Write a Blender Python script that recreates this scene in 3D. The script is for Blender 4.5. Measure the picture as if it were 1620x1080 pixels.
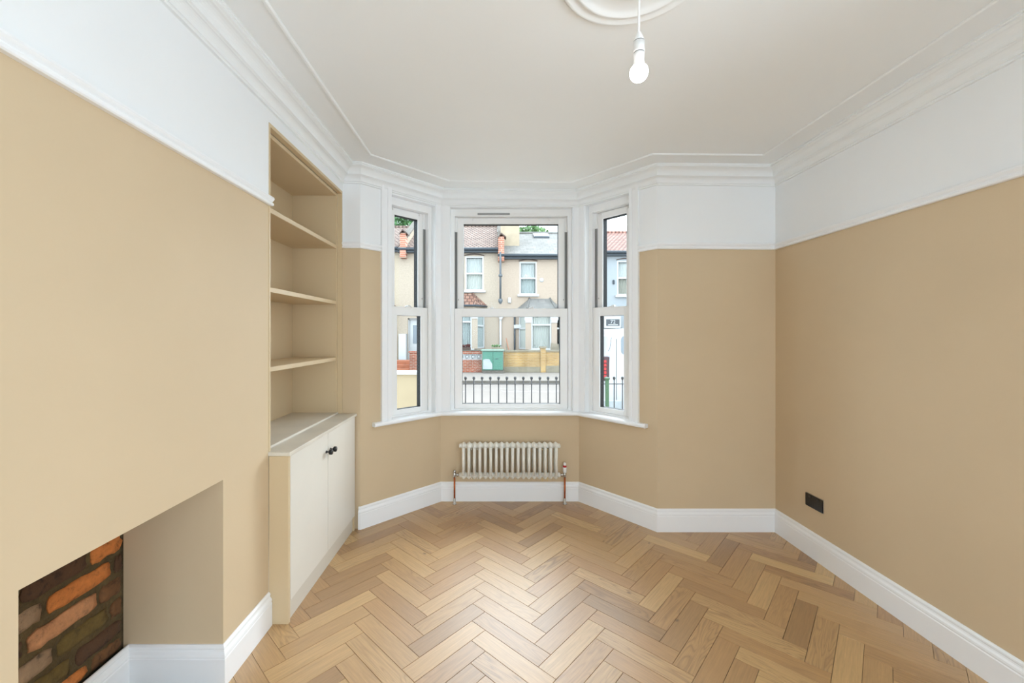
import bpy, bmesh, math, random
from mathutils import Vector, Matrix

random.seed(7)
scene = bpy.context.scene
for o in list(bpy.data.objects):
    bpy.data.objects.remove(o, do_unlink=True)

# ------------------------------------------------------------------ camera
cam_d = bpy.data.cameras.new('camera')
cam = bpy.data.objects.new('camera', cam_d)
scene.collection.objects.link(cam)
cam.location = (0.0, 0.0, 1.45)
cam.rotation_euler = (math.radians(90), 0, 0)
cam_d.sensor_width = 36.0
cam_d.lens = 651.0 / 1620.0 * 36.0
cam_d.shift_x = 30.0 / 1620.0
cam_d.shift_y = -12.0 / 1620.0
cam_d.clip_start = 0.02
cam_d.clip_end = 300
scene.camera = cam

# ------------------------------------------------------------------ world (bright overcast sky)
world = bpy.data.worlds.new('overcast_sky')
scene.world = world
world.use_nodes = True
wn = world.node_tree
wn.nodes.clear()
w_out = wn.nodes.new('ShaderNodeOutputWorld')
w_bg = wn.nodes.new('ShaderNodeBackground')
w_bg.inputs['Color'].default_value = (0.765, 0.885, 1.0, 1)
SKY = 4.0
w_bg.inputs['Strength'].default_value = SKY
wn.links.new(w_bg.outputs[0], w_out.inputs[0])

# hazy sun behind thin cloud, high over the street to the right
sun_d = bpy.data.lights.new('hazy_sun', 'SUN')
sun_d.energy = 4.2
sun_d.angle = math.radians(60)
sun_d.color = (0.92, 0.96, 1.0)
sun = bpy.data.objects.new('hazy_sun', sun_d)
scene.collection.objects.link(sun)
sun.location = (8, 12, 14)
sun.rotation_euler = Vector((0.50, 0.78, 0.62)).to_track_quat('Z', 'Y').to_euler()

# ------------------------------------------------------------------ exposure
BULB = 34.0
SIDE = 9.0
REAR = 3.5
vs = scene.view_settings
vs.view_transform = 'Standard'
vs.look = 'None'
vs.gamma = 1.0
vs.use_curve_mapping = False
vs.exposure = 0.53
scene.cycles.max_bounces = 9
scene.cycles.diffuse_bounces = 6
scene.cycles.transparent_max_bounces = 16
scene.cycles.sample_clamp_indirect = 6.0
scene.cycles.use_denoising = True


def area(name, loc, rot, sx, sy, portal=True, power=0, col=(1, 1, 1)):
    d = bpy.data.lights.new(name, 'AREA')
    d.shape = 'RECTANGLE'
    d.size, d.size_y = sx, sy
    d.energy = power
    d.color = col
    d.cycles.is_portal = portal
    o = bpy.data.objects.new(name, d)
    o.location = loc
    o.rotation_euler = rot
    scene.collection.objects.link(o)
    return o


H90 = math.pi / 2
# sky portals in the three bay windows (they only guide sky sampling)
area('portal_bay_centre', (0.155, 3.80, 1.66), (-H90, 0, 0), 1.3, 1.9)
area('portal_bay_left', (-0.76, 3.52, 1.66), (-H90, 0, math.atan2(.517, .532)), 0.9, 1.9)
area('portal_bay_right', (1.11, 3.44, 1.66), (-H90, 0, math.atan2(-.552, .462)), 0.9, 1.9)
# added fill lamp outside the invented side window, brightening the left wall
area('side_window_daylight', (2.42, -0.30, 1.33), (0, H90, 0), 1.45, 2.0, False, SIDE, (0.95, 0.97, 1.0))
# added fill lamp outside the invented rear doors, for surfaces facing the rear
area('rear_door_daylight', (0.65, -1.78, 1.2), (H90, 0, 0), 2.4, 2.2, False, REAR, (0.80, 0.91, 1.0))


# ================================================================== helpers
def lin(r, g, b):
    f = lambda c: (c / 255 / 12.92) if c / 255 <= 0.04045 else ((c / 255 + 0.055) / 1.055) ** 2.4
    return (f(r), f(g), f(b), 1.0)


M = {}
ALB = 1.0            # albedo scale: street colours are darkened to balance their exposure with the room


def alb(*rgb):
    c = lin(*rgb)
    return (c[0] * ALB, c[1] * ALB, c[2] * ALB, 1.0)


def mat(name, rgb, rough=0.6, metal=0.0, var=0.0, scale=8.0, bump=0.0, bscale=60.0, spec=0.5, coat=0.0):
    m = bpy.data.materials.new(name)
    m.use_nodes = True
    nt = m.node_tree
    p = nt.nodes['Principled BSDF']
    c = alb(*rgb)
    p.inputs['Base Color'].default_value = c
    p.inputs['Roughness'].default_value = rough
    p.inputs['Metallic'].default_value = metal
    p.inputs['Specular IOR Level'].default_value = spec
    p.inputs['Coat Weight'].default_value = coat
    tc = nt.nodes.new('ShaderNodeTexCoord')
    if var > 0:
        n = nt.nodes.new('ShaderNodeTexNoise')
        n.inputs['Scale'].default_value = scale
        n.inputs['Detail'].default_value = 5
        nt.links.new(tc.outputs['Object'], n.inputs['Vector'])
        r = nt.nodes.new('ShaderNodeValToRGB')
        r.color_ramp.elements[0].position = 0.3
        r.color_ramp.elements[1].position = 0.7
        r.color_ramp.elements[0].color = tuple(x * (1 - var) for x in c[:3]) + (1,)
        r.color_ramp.elements[1].color = tuple(min(1, x * (1 + var)) for x in c[:3]) + (1,)
        nt.links.new(n.outputs['Fac'], r.inputs['Fac'])
        nt.links.new(r.outputs['Color'], p.inputs['Base Color'])
    if bump > 0:
        n2 = nt.nodes.new('ShaderNodeTexNoise')
        n2.inputs['Scale'].default_value = bscale
        n2.inputs['Detail'].default_value = 4
        nt.links.new(tc.outputs['Object'], n2.inputs['Vector'])
        b = nt.nodes.new('ShaderNodeBump')
        b.inputs['Strength'].default_value = bump
        b.inputs['Distance'].default_value = 0.01
        nt.links.new(n2.outputs['Fac'], b.inputs['Height'])
        nt.links.new(b.outputs['Normal'], p.inputs['Normal'])
    M[name] = m
    return m


def mat_brickwork(name, c1, c2, mortar, bw, bh, axis='XZ', msize=0.012, var=0.4, bump=0.5, offset=0.5):
    """brick / tile / slate courses for surfaces too far away to pick pieces apart"""
    m = bpy.data.materials.new(name)
    m.use_nodes = True
    nt = m.node_tree
    p = nt.nodes['Principled BSDF']
    p.inputs['Roughness'].default_value = 0.85
    tc = nt.nodes.new('ShaderNodeTexCoord')
    mp = nt.nodes.new('ShaderNodeMapping')
    sep = nt.nodes.new('ShaderNodeSeparateXYZ')
    cmb = nt.nodes.new('ShaderNodeCombineXYZ')
    nt.links.new(tc.outputs['Object'], sep.inputs[0])
    nt.links.new(sep.outputs[axis[0]], cmb.inputs[0])
    nt.links.new(sep.outputs[axis[1]], cmb.inputs[1])
    bt = nt.nodes.new('ShaderNodeTexBrick')
    bt.inputs['Scale'].default_value = 1.0
    bt.inputs['Brick Width'].default_value = bw
    bt.inputs['Row Height'].default_value = bh
    bt.inputs['Mortar Size'].default_value = msize
    bt.inputs['Mortar Smooth'].default_value = 0.2
    bt.offset = offset
    bt.inputs['Color1'].default_value = alb(*c1)
    bt.inputs['Color2'].default_value = alb(*c2)
    bt.inputs['Mortar'].default_value = alb(*mortar)
    nt.links.new(cmb.outputs[0], bt.inputs['Vector'])
    n = nt.nodes.new('ShaderNodeTexNoise')
    n.inputs['Scale'].default_value = 2.5
    n.inputs['Detail'].default_value = 6
    nt.links.new(tc.outputs['Object'], n.inputs['Vector'])
    mr = nt.nodes.new('ShaderNodeMapRange')
    mr.inputs['From Min'].default_value = 0.3
    mr.inputs['From Max'].default_value = 0.7
    mr.inputs['To Min'].default_value = 1 - var
    mr.inputs['To Max'].default_value = 1 + var * 0.5
    nt.links.new(n.outputs['Fac'], mr.inputs['Value'])
    mx = nt.nodes.new('ShaderNodeMix')
    mx.data_type = 'RGBA'
    mx.blend_type = 'MULTIPLY'
    mx.inputs['Factor'].default_value = 1.0
    nt.links.new(bt.outputs['Color'], mx.inputs[6])
    nt.links.new(mr.outputs[0], mx.inputs[7])
    nt.links.new(mx.outputs[2], p.inputs['Base Color'])
    b = nt.nodes.new('ShaderNodeBump')
    b.inputs['Strength'].default_value = bump
    b.inputs['Distance'].default_value = 0.02
    b.invert = True
    nt.links.new(bt.outputs['Fac'], b.inputs['Height'])
    nt.links.new(b.outputs['Normal'], p.inputs['Normal'])
    M[name] = m
    return m


def link(o):
    scene.collection.objects.link(o)
    return o


def tag(o, label=None, cat=None, group=None, kind=None):
    if label: o['label'] = label
    if cat: o['category'] = cat
    if group: o['group'] = group
    if kind: o['kind'] = kind
    return o


def empty(name, loc=(0, 0, 0), rz=0.0):
    o = bpy.data.objects.new(name, None)
    o.empty_display_size = 0.1
    o.location = loc
    o.rotation_euler = (0, 0, rz)
    return link(o)


class MB:
    """collects faces in one coordinate frame; build() links them as one mesh object"""

    def __init__(self):
        self.v, self.f, self.mi, self.sm = [], [], [], []

    def add(self, vs_, fs, mi=0, smooth=False):
        b = len(self.v)
        self.v += [tuple(p) for p in vs_]
        for f in fs:
            self.f.append([b + i for i in f])
            self.mi.append(mi)
            self.sm.append(smooth)
        return self

    def box(self, x0, x1, y0, y1, z0, z1, mi=0):
        vs_ = [(x, y, z) for z in (z0, z1) for y in (y0, y1) for x in (x0, x1)]
        return self.add(vs_, [(0, 2, 3, 1), (4, 5, 7, 6), (0, 1, 5, 4), (2, 6, 7, 3), (0, 4, 6, 2), (1, 3, 7, 5)], mi)

    def bbox(self, x0, x1, y0, y1, z0, z1, r=0.003, mi=0, seg=1):
        """bevelled box"""
        bm = bmesh.new()
        bmesh.ops.create_cube(bm, size=1)
        for v in bm.verts:
            v.co = Vector(((x0 + x1) / 2 + v.co.x * (x1 - x0), (y0 + y1) / 2 + v.co.y * (y1 - y0), (z0 + z1) / 2 + v.co.z * (z1 - z0)))
        bmesh.ops.bevel(bm, geom=list(bm.edges), offset=r, segments=seg, affect='EDGES', profile=0.5)
        bm.verts.index_update()
        self.add([v.co[:] for v in bm.verts], [[v.index for v in f.verts] for f in bm.faces], mi)
        bm.free()
        return self

    def prism(self, poly, z0, z1, mi=0, axes='xy'):
        """extrude 2-D polygon along the remaining axis"""
        n = len(poly)
        def P(a, b, c):
            return {'xy': (a, b, c), 'yz': (c, a, b), 'xz': (a, c, b)}[axes]
        vs_ = [P(a, b, z0) for a, b in poly] + [P(a, b, z1) for a, b in poly]
        fs = [list(range(n))[::-1], list(range(n, 2 * n))] + [(i, (i + 1) % n, n + (i + 1) % n, n + i) for i in range(n)]
        return self.add(vs_, fs, mi)

    def tube(self, path, r, n=12, mi=0, caps=True):
        rs = r if isinstance(r, (list, tuple)) else [r] * len(path)
        rings = []
        P = [Vector(p) for p in path]
        up = None
        for i, p in enumerate(P):
            if i == 0: t = P[1] - P[0]
            elif i == len(P) - 1: t = P[-1] - P[-2]
            else: t = (P[i + 1] - P[i]).normalized() + (P[i] - P[i - 1]).normalized()
            t.normalize()
            if up is None:
                up = Vector((0, 0, 1)) if abs(t.z) < 0.9 else Vector((1, 0, 0))
            a = t.cross(up).normalized()
            up = a.cross(t).normalized()
            rings.append([p + (a * math.cos(2 * math.pi * k / n) + up * math.sin(2 * math.pi * k / n)) * rs[i] for k in range(n)])
        vs_ = [q for rg in rings for q in rg]
        fs = []
        for i in range(len(P) - 1):
            for k in range(n):
                fs.append((i * n + k, i * n + (k + 1) % n, (i + 1) * n + (k + 1) % n, (i + 1) * n + k))
        self.add(vs_, fs, mi, True)
        if caps:
            b = len(self.v) - len(vs_)
            self.f.append([b + k for k in range(n)][::-1]); self.mi.append(mi); self.sm.append(False)
            self.f.append([b + (len(P) - 1) * n + k for k in range(n)]); self.mi.append(mi); self.sm.append(False)
        return self

    def lathe(self, prof, c=(0, 0, 0), n=32, mi=0, axis='z', smooth=True):
        vs_, fs = [], []
        for r, h in prof:
            for k in range(n):
                a = 2 * math.pi * k / n
                x, y = r * math.cos(a), r * math.sin(a)
                q = {'z': (x, y, h), 'x': (h, x, y), 'y': (x, h, y)}[axis]
                vs_.append((c[0] + q[0], c[1] + q[1], c[2] + q[2]))
        for i in range(len(prof) - 1):
            for k in range(n):
                fs.append((i * n + k, i * n + (k + 1) % n, (i + 1) * n + (k + 1) % n, (i + 1) * n + k))
        return self.add(vs_, fs, mi, smooth)

    def sweep(self, path, prof, mi=0, zf=None, caps=True):
        """sweep profile [(offset to the right of travel, z)] along an open 2-D path with mitred corners"""
        n = len(path)
        P = [Vector(p) for p in path]
        dirs = [(P[i + 1] - P[i]).normalized() for i in range(n - 1)]
        R = lambda d: Vector((d.y, -d.x))
        cols = []
        for i in range(n):
            if i == 0: m = R(dirs[0])
            elif i == n - 1: m = R(dirs[-1])
            else:
                a, b = R(dirs[i - 1]), R(dirs[i])
                m = (a + b) / (1 + a.dot(b))
            cols.append([(P[i].x + m.x * d, P[i].y + m.y * d, z) for d, z in prof])
        if zf:
            cols = [[(x, y, z + zf(x)) for x, y, z in c] for c in cols]
        k = len(prof)
        vs_ = [q for c in cols for q in c]
        fs = []
        for i in range(n - 1):
            for j in range(k - 1):
                fs.append((i * k + j, i * k + j + 1, (i + 1) * k + j + 1, (i + 1) * k + j))
            fs.append((i * k + k - 1, i * k, (i + 1) * k, (i + 1) * k + k - 1))
        if caps:
            fs.append(list(range(k))[::-1])
            fs.append([(n - 1) * k + j for j in range(k)])
        return self.add(vs_, fs, mi)

    def build(self, name, mats, parent=None, local=False, shadow=True):
        """vertices are in world space unless local=True (then in the parent's frame)"""
        me = bpy.data.meshes.new(name)
        vs_ = self.v
        if parent is not None and not local:
            c = parent
            off = Vector((0, 0, 0))
            while c is not None:
                off += Vector(c.location); c = c.parent
            vs_ = [(a - off.x, b - off.y, d - off.z) for a, b, d in vs_]
        me.from_pydata(vs_, [], self.f)
        if not isinstance(mats, (list, tuple)): mats = [mats]
        for m in mats:
            me.materials.append(M[m] if isinstance(m, str) else m)
        me.polygons.foreach_set('material_index', self.mi)
        me.polygons.foreach_set('use_smooth', self.sm)
        bm = bmesh.new(); bm.from_mesh(me)
        bmesh.ops.recalc_face_normals(bm, faces=bm.faces)
        bm.to_mesh(me); bm.free()
        me.update()
        o = bpy.data.objects.new(name, me)
        if parent is not None: o.parent = parent
        return link(o)


def copy_tree(o, parent=None):
    c = o.copy()
    scene.collection.objects.link(c)
    c.parent = parent
    for ch in [x for x in o.children]:
        copy_tree(ch, c)
    return c


# ================================================================== materials
mat('beige_paint', (206, 185, 154), 0.62, var=0.015, scale=3, bump=0.02, bscale=140, spec=0.3)
mat('shelf_paint', (205, 184, 150), 0.45, spec=0.4)
mat('white_paint', (236, 238, 240), 0.6, var=0.008, scale=3, spec=0.3)
mat('ceiling_paint', (234, 236, 237), 0.75, var=0.008, scale=2, spec=0.2)
mat('gloss_white', (240, 241, 243), 0.32)
mat('sash_white', (240, 240, 240), 0.28)
mat('sash_black', (5, 5, 6), 0.6, spec=0.2)
mat('track_grey', (150, 150, 150), 0.4)
mat('track_dark', (52, 52, 52), 0.5)
mat('cabinet_cream', (217, 212, 202), 0.4, var=0.01, scale=6)
mat('plinth_shade_cream', (204, 197, 184), 0.45)  # cabinet cream darkened to paint in the shadow beneath the doors
mat('ledge_cream', (208, 201, 188), 0.4, var=0.09, scale=4.5)
mat('radiator_white', (236, 234, 226), 0.3)
mat('copper', (176, 96, 58), 0.3, 1.0, var=0.35, scale=30)
mat('chrome', (205, 205, 205), 0.15, 1.0)
mat('brass', (214, 190, 140), 0.3, 1.0)
mat('red_plastic', (190, 30, 36), 0.4)
mat('black_metal', (20, 20, 21), 0.38)
mat('black_glass', (16, 16, 18), 0.22)
mat('plate_edge', (190, 180, 165), 0.35, 0.6)
mat('white_plastic', (238, 238, 238), 0.35)
mat('subfloor', (74, 52, 34), 0.9)
mat('mortar', (86, 70, 42), 0.95, var=0.35, scale=18, bump=0.9, bscale=70)
mat('dark_gap', (22, 18, 14), 0.95)  # near-black colour for the gap above the recess skirting
mat('hearth_stone', (120, 112, 104), 0.8, var=0.1)
ALB = 0.29
mat('asphalt_pale', (206, 192, 180), 0.9, var=0.06, scale=3, bump=0.2, bscale=90)
mat('paving', (214, 200, 186), 0.9, var=0.06, scale=2)
mat('kerb_stone', (158, 148, 134), 0.9, var=0.2, scale=5)
mat('road_line', (245, 243, 238), 0.8)
mat('garden_soil', (150, 140, 120), 0.95, var=0.2, scale=3)
ALB = 0.75
mat('garden_bounce_stone', (226, 216, 202), 0.9, var=0.06, scale=2)  # unseen garden paving made extra pale to bounce light onto the ceiling
ALB = 0.40
mat('sand_render', (226, 206, 170), 0.9, var=0.05, scale=5)
mat_brickwork('bay_tile', (216, 170, 146), (190, 136, 112), (130, 90, 76), 0.22, 0.22, axis='XY', msize=0.03, var=0.3)
ALB = 0.385
mat('pebbledash', (236, 216, 192), 0.9, var=0.10, scale=14, bump=0.4, bscale=60)
mat('pebbledash_cream', (236, 217, 190), 0.9, var=0.07, scale=12, bump=0.4, bscale=60)
mat('pebbledash_pink', (238, 214, 190), 0.9, var=0.09, scale=14, bump=0.4, bscale=60)
mat('blue_render', (212, 218, 221), 0.85, var=0.04, scale=10, bump=0.3, bscale=50)
mat('chimney_render', (236, 214, 182), 0.9, var=0.12, scale=3)
ALB = 0.46
mat('house_white', (240, 240, 238), 0.5)
mat('gutter_dark', (66, 76, 84), 0.5)
mat('pipe_grey', (120, 126, 130), 0.5)
mat('curtain_white', (240, 238, 230), 0.8, var=0.05, scale=6)
mat('curtain_blue', (210, 216, 214), 0.8, var=0.08, scale=8)
mat('curtain_tan', (196, 190, 176), 0.8, var=0.08, scale=8)
mat('dark_wood', (92, 66, 52), 0.6)
mat('terracotta', (206, 128, 92), 0.85, var=0.2, scale=5)
mat('green_cabinet', (96, 160, 136), 0.5, var=0.08, scale=4)
mat('green_lid', (160, 186, 168), 0.6, var=0.05)
mat('bare_metal', (212, 218, 220), 0.5, var=0.08)
mat('rail_black', (48, 44, 44), 0.5)
mat('van_white', (232, 235, 238), 0.25, coat=0.5)
mat('van_trim', (70, 72, 74), 0.6)
mat('van_glass', (150, 160, 168), 0.1)
mat('tail_red', (226, 30, 26), 0.3)
mat('tail_dark', (74, 24, 26), 0.3)
mat('tyre', (34, 33, 33), 0.8)
mat('sign_grey', (92, 96, 100), 0.5)
mat('bark', (110, 92, 72), 0.9, var=0.2)
mat('leaf', (96, 146, 84), 0.7, var=0.35, scale=1.2)
mat('leaf_light', (136, 178, 112), 0.7, var=0.3, scale=1.2)
mat('plant_red', (128, 66, 60), 0.7, var=0.3, scale=12)
mat('green_post', (70, 112, 74), 0.5)
mat('weathered_wood', (176, 164, 140), 0.85, var=0.15, scale=6)
mat_brickwork('yellow_brick', (232, 186, 112), (214, 164, 92), (222, 200, 160), 0.225, 0.075, var=0.25)
mat_brickwork('red_brick', (206, 112, 80), (190, 98, 70), (214, 190, 168), 0.225, 0.075, var=0.3)
mat_brickwork('orange_brick', (222, 132, 100), (206, 114, 82), (238, 202, 178), 0.6, 0.10, msize=0.022, var=0.2)
mat_brickwork('brown_tile', (206, 180, 162), (180, 150, 134), (124, 98, 86), 0.22, 0.20, axis='XY', msize=0.045, var=0.3)
mat_brickwork('red_tile', (224, 170, 150), (200, 140, 120), (120, 76, 64), 0.22, 0.20, axis='XY', msize=0.045, var=0.2)
ALB = 0.30
mat_brickwork('grey_slate', (202, 196, 188), (182, 178, 170), (152, 148, 142), 0.35, 0.3, axis='XY', msize=0.012, var=0.15, bump=0.2)

ALB = 1.0
# thin clear glass: mostly see-through with a faint reflection
g = bpy.data.materials.new('window_glass'); g.use_nodes = True
nt = g.node_tree; nt.nodes.clear()
go = nt.nodes.new('ShaderNodeOutputMaterial')
gm = nt.nodes.new('ShaderNodeMixShader')
gt = nt.nodes.new('ShaderNodeBsdfTransparent')
gg = nt.nodes.new('ShaderNodeBsdfGlossy')
gf = nt.nodes.new('ShaderNodeFresnel')
gf.inputs['IOR'].default_value = 1.12
gg.inputs['Roughness'].default_value = 0.0
gt.inputs['Color'].default_value = (0.97, 0.985, 0.98, 1)
nt.links.new(gf.outputs[0], gm.inputs[0]); nt.links.new(gt.outputs[0], gm.inputs[1]); nt.links.new(gg.outputs[0], gm.inputs[2])
nt.links.new(gm.outputs[0], go.inputs[0])
M['window_glass'] = g

# lit bulb
b_ = bpy.data.materials.new('bulb_glow'); b_.use_nodes = True
nt = b_.node_tree; nt.nodes.clear()
bo = nt.nodes.new('ShaderNodeOutputMaterial'); be = nt.nodes.new('ShaderNodeEmission')
be.inputs['Color'].default_value = (1.0, 0.985, 0.965, 1); be.inputs['Strength'].default_value = BULB
nt.links.new(be.outputs[0], bo.inputs[0])
M['bulb_glow'] = b_


def make_oak():
    m = bpy.data.materials.new('oak'); m.use_nodes = True
    nt = m.node_tree; L = nt.links.new
    p = nt.nodes['Principled BSDF']
    N = nt.nodes.new
    tc = N('ShaderNodeTexCoord'); oi = N('ShaderNodeObjectInfo')
    mul = N('ShaderNodeMath'); mul.operation = 'MULTIPLY'; mul.inputs[1].default_value = 57.0
    L(oi.outputs['Random'], mul.inputs[0])
    cmb = N('ShaderNodeCombineXYZ'); L(mul.outputs[0], cmb.inputs[0]); L(mul.outputs[0], cmb.inputs[1]); L(mul.outputs[0], cmb.inputs[2])
    add = N('ShaderNodeVectorMath'); add.operation = 'ADD'
    L(tc.outputs['Object'], add.inputs[0]); L(cmb.outputs[0], add.inputs[1])
    # fine straight grain
    mp = N('ShaderNodeMapping'); mp.inputs['Scale'].default_value = (7, 150, 40)
    L(add.outputs[0], mp.inputs['Vector'])
    n1 = N('ShaderNodeTexNoise'); n1.inputs['Scale'].default_value = 1.0; n1.inputs['Detail'].default_value = 6; n1.inputs['Roughness'].default_value = 0.65
    L(mp.outputs[0], n1.inputs['Vector'])
    # cathedral figure
    mp2 = N('ShaderNodeMapping'); mp2.inputs['Scale'].default_value = (2.2, 17, 9)
    L(add.outputs[0], mp2.inputs['Vector'])
    n2 = N('ShaderNodeTexNoise'); n2.inputs['Scale'].default_value = 1.0; n2.inputs['Detail'].default_value = 1.5; n2.inputs['Distortion'].default_value = 0.6
    L(mp2.outputs[0], n2.inputs['Vector'])
    m2 = N('ShaderNodeMath'); m2.operation = 'MULTIPLY'; m2.inputs[1].default_value = 22.0; L(n2.outputs['Fac'], m2.inputs[0])
    fr = N('ShaderNodeMath'); fr.operation = 'PINGPONG'; fr.inputs[1].default_value = 1.0; L(m2.outputs[0], fr.inputs[0])
    pw = N('ShaderNodeMath'); pw.operation = 'POWER'; pw.inputs[1].default_value = 2.5; L(fr.outputs[0], pw.inputs[0])
    # which planks show strong figure
    wn1 = N('ShaderNodeTexWhiteNoise'); wn1.noise_dimensions = '1D'; L(mul.outputs[0], wn1.inputs['W'])
    st = N('ShaderNodeMapRange'); st.inputs['From Min'].default_value = 0.55; st.inputs['From Max'].default_value = 1.0
    st.inputs['To Min'].default_value = 0.06; st.inputs['To Max'].default_value = 0.62
    L(wn1.outputs['Value'], st.inputs['Value'])
    fig = N('ShaderNodeMath'); fig.operation = 'MULTIPLY'; L(pw.outputs[0], fig.inputs[0]); L(st.outputs[0], fig.inputs[1])
    # base tone per plank
    tone = N('ShaderNodeValToRGB'); cr = tone.color_ramp
    cr.elements[0].position = 0.0; cr.elements[0].color = lin(160, 123, 81)
    cr.elements[1].position = 1.0; cr.elements[1].color = lin(213, 178, 122)
    for pos, c in ((0.2, (179, 137, 89)), (0.45, (186, 147, 98)), (0.7, (193, 154, 106)), (0.92, (199, 161, 109))):
        e = cr.elements.new(pos); e.color = lin(*c)
    L(oi.outputs['Random'], tone.inputs['Fac'])
    g1 = N('ShaderNodeMapRange'); g1.inputs['From Min'].default_value = 0.3; g1.inputs['From Max'].default_value = 0.75
    g1.inputs['To Min'].default_value = 1.09; g1.inputs['To Max'].default_value = 0.76
    L(n1.outputs['Fac'], g1.inputs['Value'])
    mxa = N('ShaderNodeMix'); mxa.data_type = 'RGBA'; mxa.blend_type = 'MULTIPLY'; mxa.inputs['Factor'].default_value = 1.0
    L(tone.outputs[0], mxa.inputs[6]); L(g1.outputs[0], mxa.inputs[7])
    mxb = N('ShaderNodeMix'); mxb.data_type = 'RGBA'
    L(fig.outputs[0], mxb.inputs['Factor']); L(mxa.outputs[2], mxb.inputs[6]); mxb.inputs[7].default_value = lin(118, 84, 52)
    # knots
    mp3 = N('ShaderNodeMapping'); mp3.inputs['Scale'].default_value = (5.5, 9, 6); L(add.outputs[0], mp3.inputs['Vector'])
    vo = N('ShaderNodeTexVoronoi'); vo.inputs['Scale'].default_value = 1.0; L(mp3.outputs[0], vo.inputs['Vector'])
    kn = N('ShaderNodeMapRange'); kn.inputs['From Min'].default_value = 0.03; kn.inputs['From Max'].default_value = 0.10
    kn.inputs['To Min'].default_value = 0.75; kn.inputs['To Max'].default_value = 0.0
    L(vo.outputs['Distance'], kn.inputs['Value'])
    sepc = N('ShaderNodeSeparateColor'); L(vo.outputs['Color'], sepc.inputs[0])
    gt_ = N('ShaderNodeMath'); gt_.operation = 'GREATER_THAN'; gt_.inputs[1].default_value = 0.72; L(sepc.outputs[0], gt_.inputs[0])
    km = N('ShaderNodeMath'); km.operation = 'MULTIPLY'; L(kn.outputs[0], km.inputs[0]); L(gt_.outputs[0], km.inputs[1])
    mxc = N('ShaderNodeMix'); mxc.data_type = 'RGBA'
    L(km.outputs[0], mxc.inputs['Factor']); L(mxb.outputs[2], mxc.inputs[6]); mxc.inputs[7].default_value = lin(84, 58, 38)
    L(mxc.outputs[2], p.inputs['Base Color'])
    p.inputs['Roughness'].default_value = 0.47
    p.inputs['Specular IOR Level'].default_value = 1.0
    p.inputs['Coat Weight'].default_value = 0.55
    p.inputs['Coat Roughness'].default_value = 0.38
    p.inputs['Coat IOR'].default_value = 1.6
    b = N('ShaderNodeBump'); b.inputs['Strength'].default_value = 0.10; b.inputs['Distance'].default_value = 0.002
    L(n1.outputs['Fac'], b.inputs['Height']); L(b.outputs['Normal'], p.inputs['Normal'])
    M['oak'] = m


make_oak()

# ================================================================== room geometry constants
XL, XR = -1.12, 2.08
YB = -1.60
YFL, YFR, YC = 3.065, 3.03, 3.582
BL0, BL1 = Vector((-.989, YFL)), Vector((-.457, YC))      # left cheek of the bay
BR0, BR1 = Vector((1.21, YFR)), Vector((.748, YC))        # right cheek of the bay
tilt = lambda x: -0.011 * x                               # the ceiling falls slightly to the right
railtilt = lambda x: -0.006 * x
HC = 2.675                                                # ceiling height at X = 0
ZR = 2.10                                                 # paint line behind the picture rail
SILL, HEAD = 0.775, 2.552
WT = 0.16                                                 # outer wall thickness


def two_tone(mb, x0, x1, y0, y1, z0=0.0, z1=2.80, zr=ZR):
    if z0 < zr: mb.box(x0, x1, y0, y1, z0, min(zr, z1), 0)
    if z1 > zr: mb.box(x0, x1, y0, y1, max(zr, z0), z1, 1)


# ---------------- floor
room = [(XL, YB), (XL, YFL), (BL0.x, BL0.y), (BL1.x, BL1.y), (BR1.x, BR1.y), (BR0.x, BR0.y), (XR, YFR), (XR, YB)]
fl = MB()
fl.prism(room, -0.10, -0.012)
floor = fl.build('floor', 'subfloor')
tag(floor, 'pale oak herringbone parquet floor of the empty room', 'floor', kind='structure')


def clip_to_rect(poly, c, ang, L, W):
    """part of the room polygon inside a rectangle (local coords centred on the rectangle)"""
    ca, sa = math.cos(-ang), math.sin(-ang)
    P = [((x - c[0]) * ca - (y - c[1]) * sa, (x - c[0]) * sa + (y - c[1]) * ca) for x, y in poly]
    for ax, lim, sg in ((0, L / 2, 1), (0, L / 2, -1), (1, W / 2, 1), (1, W / 2, -1)):
        Q = []
        for i in range(len(P)):
            a, b = P[i], P[(i + 1) % len(P)]
            da, db = lim - sg * a[ax], lim - sg * b[ax]
            if da >= 0: Q.append(a)
            if (da > 0 and db < 0) or (da < 0 and db > 0):
                t = da / (da - db)
                Q.append((a[0] + (b[0] - a[0]) * t, a[1] + (b[1] - a[1]) * t))
        P = Q
        if len(P) < 3: return []
    return P


PL, PW, GAP = 0.418, 0.0942, 0.0016
rot = math.radians(1.4)
e1 = Vector((math.cos(math.pi / 4 + rot), math.sin(math.pi / 4 + rot)))
e2 = Vector((math.cos(-math.pi / 4 + rot), math.sin(-math.pi / 4 + rot)))
A0 = Vector((-0.1064, 2.0806))
T1 = (e1 - e2) * PW
T2 = (e1 + e2) * PL
full = MB()
l2, w2 = PL / 2 - GAP / 2, PW / 2 - GAP / 2
bv = 0.0008
full.add([(-l2, -w2, -.012), (l2, -w2, -.012), (l2, w2, -.012), (-l2, w2, -.012),
          (-l2, -w2, -bv), (l2, -w2, -bv), (l2, w2, -bv), (-l2, w2, -bv),
          (-l2 + bv, -w2 + bv, 0), (l2 - bv, -w2 + bv, 0), (l2 - bv, w2 - bv, 0), (-l2 + bv, w2 - bv, 0)],
         [(0, 1, 5, 4), (1, 2, 6, 5), (2, 3, 7, 6), (3, 0, 4, 7), (4, 5, 9, 8), (5, 6, 10, 9), (6, 7, 11, 10), (7, 4, 8, 11), (8, 9, 10, 11)])
plank_mesh = None
rest = MB()
spots = []
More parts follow.
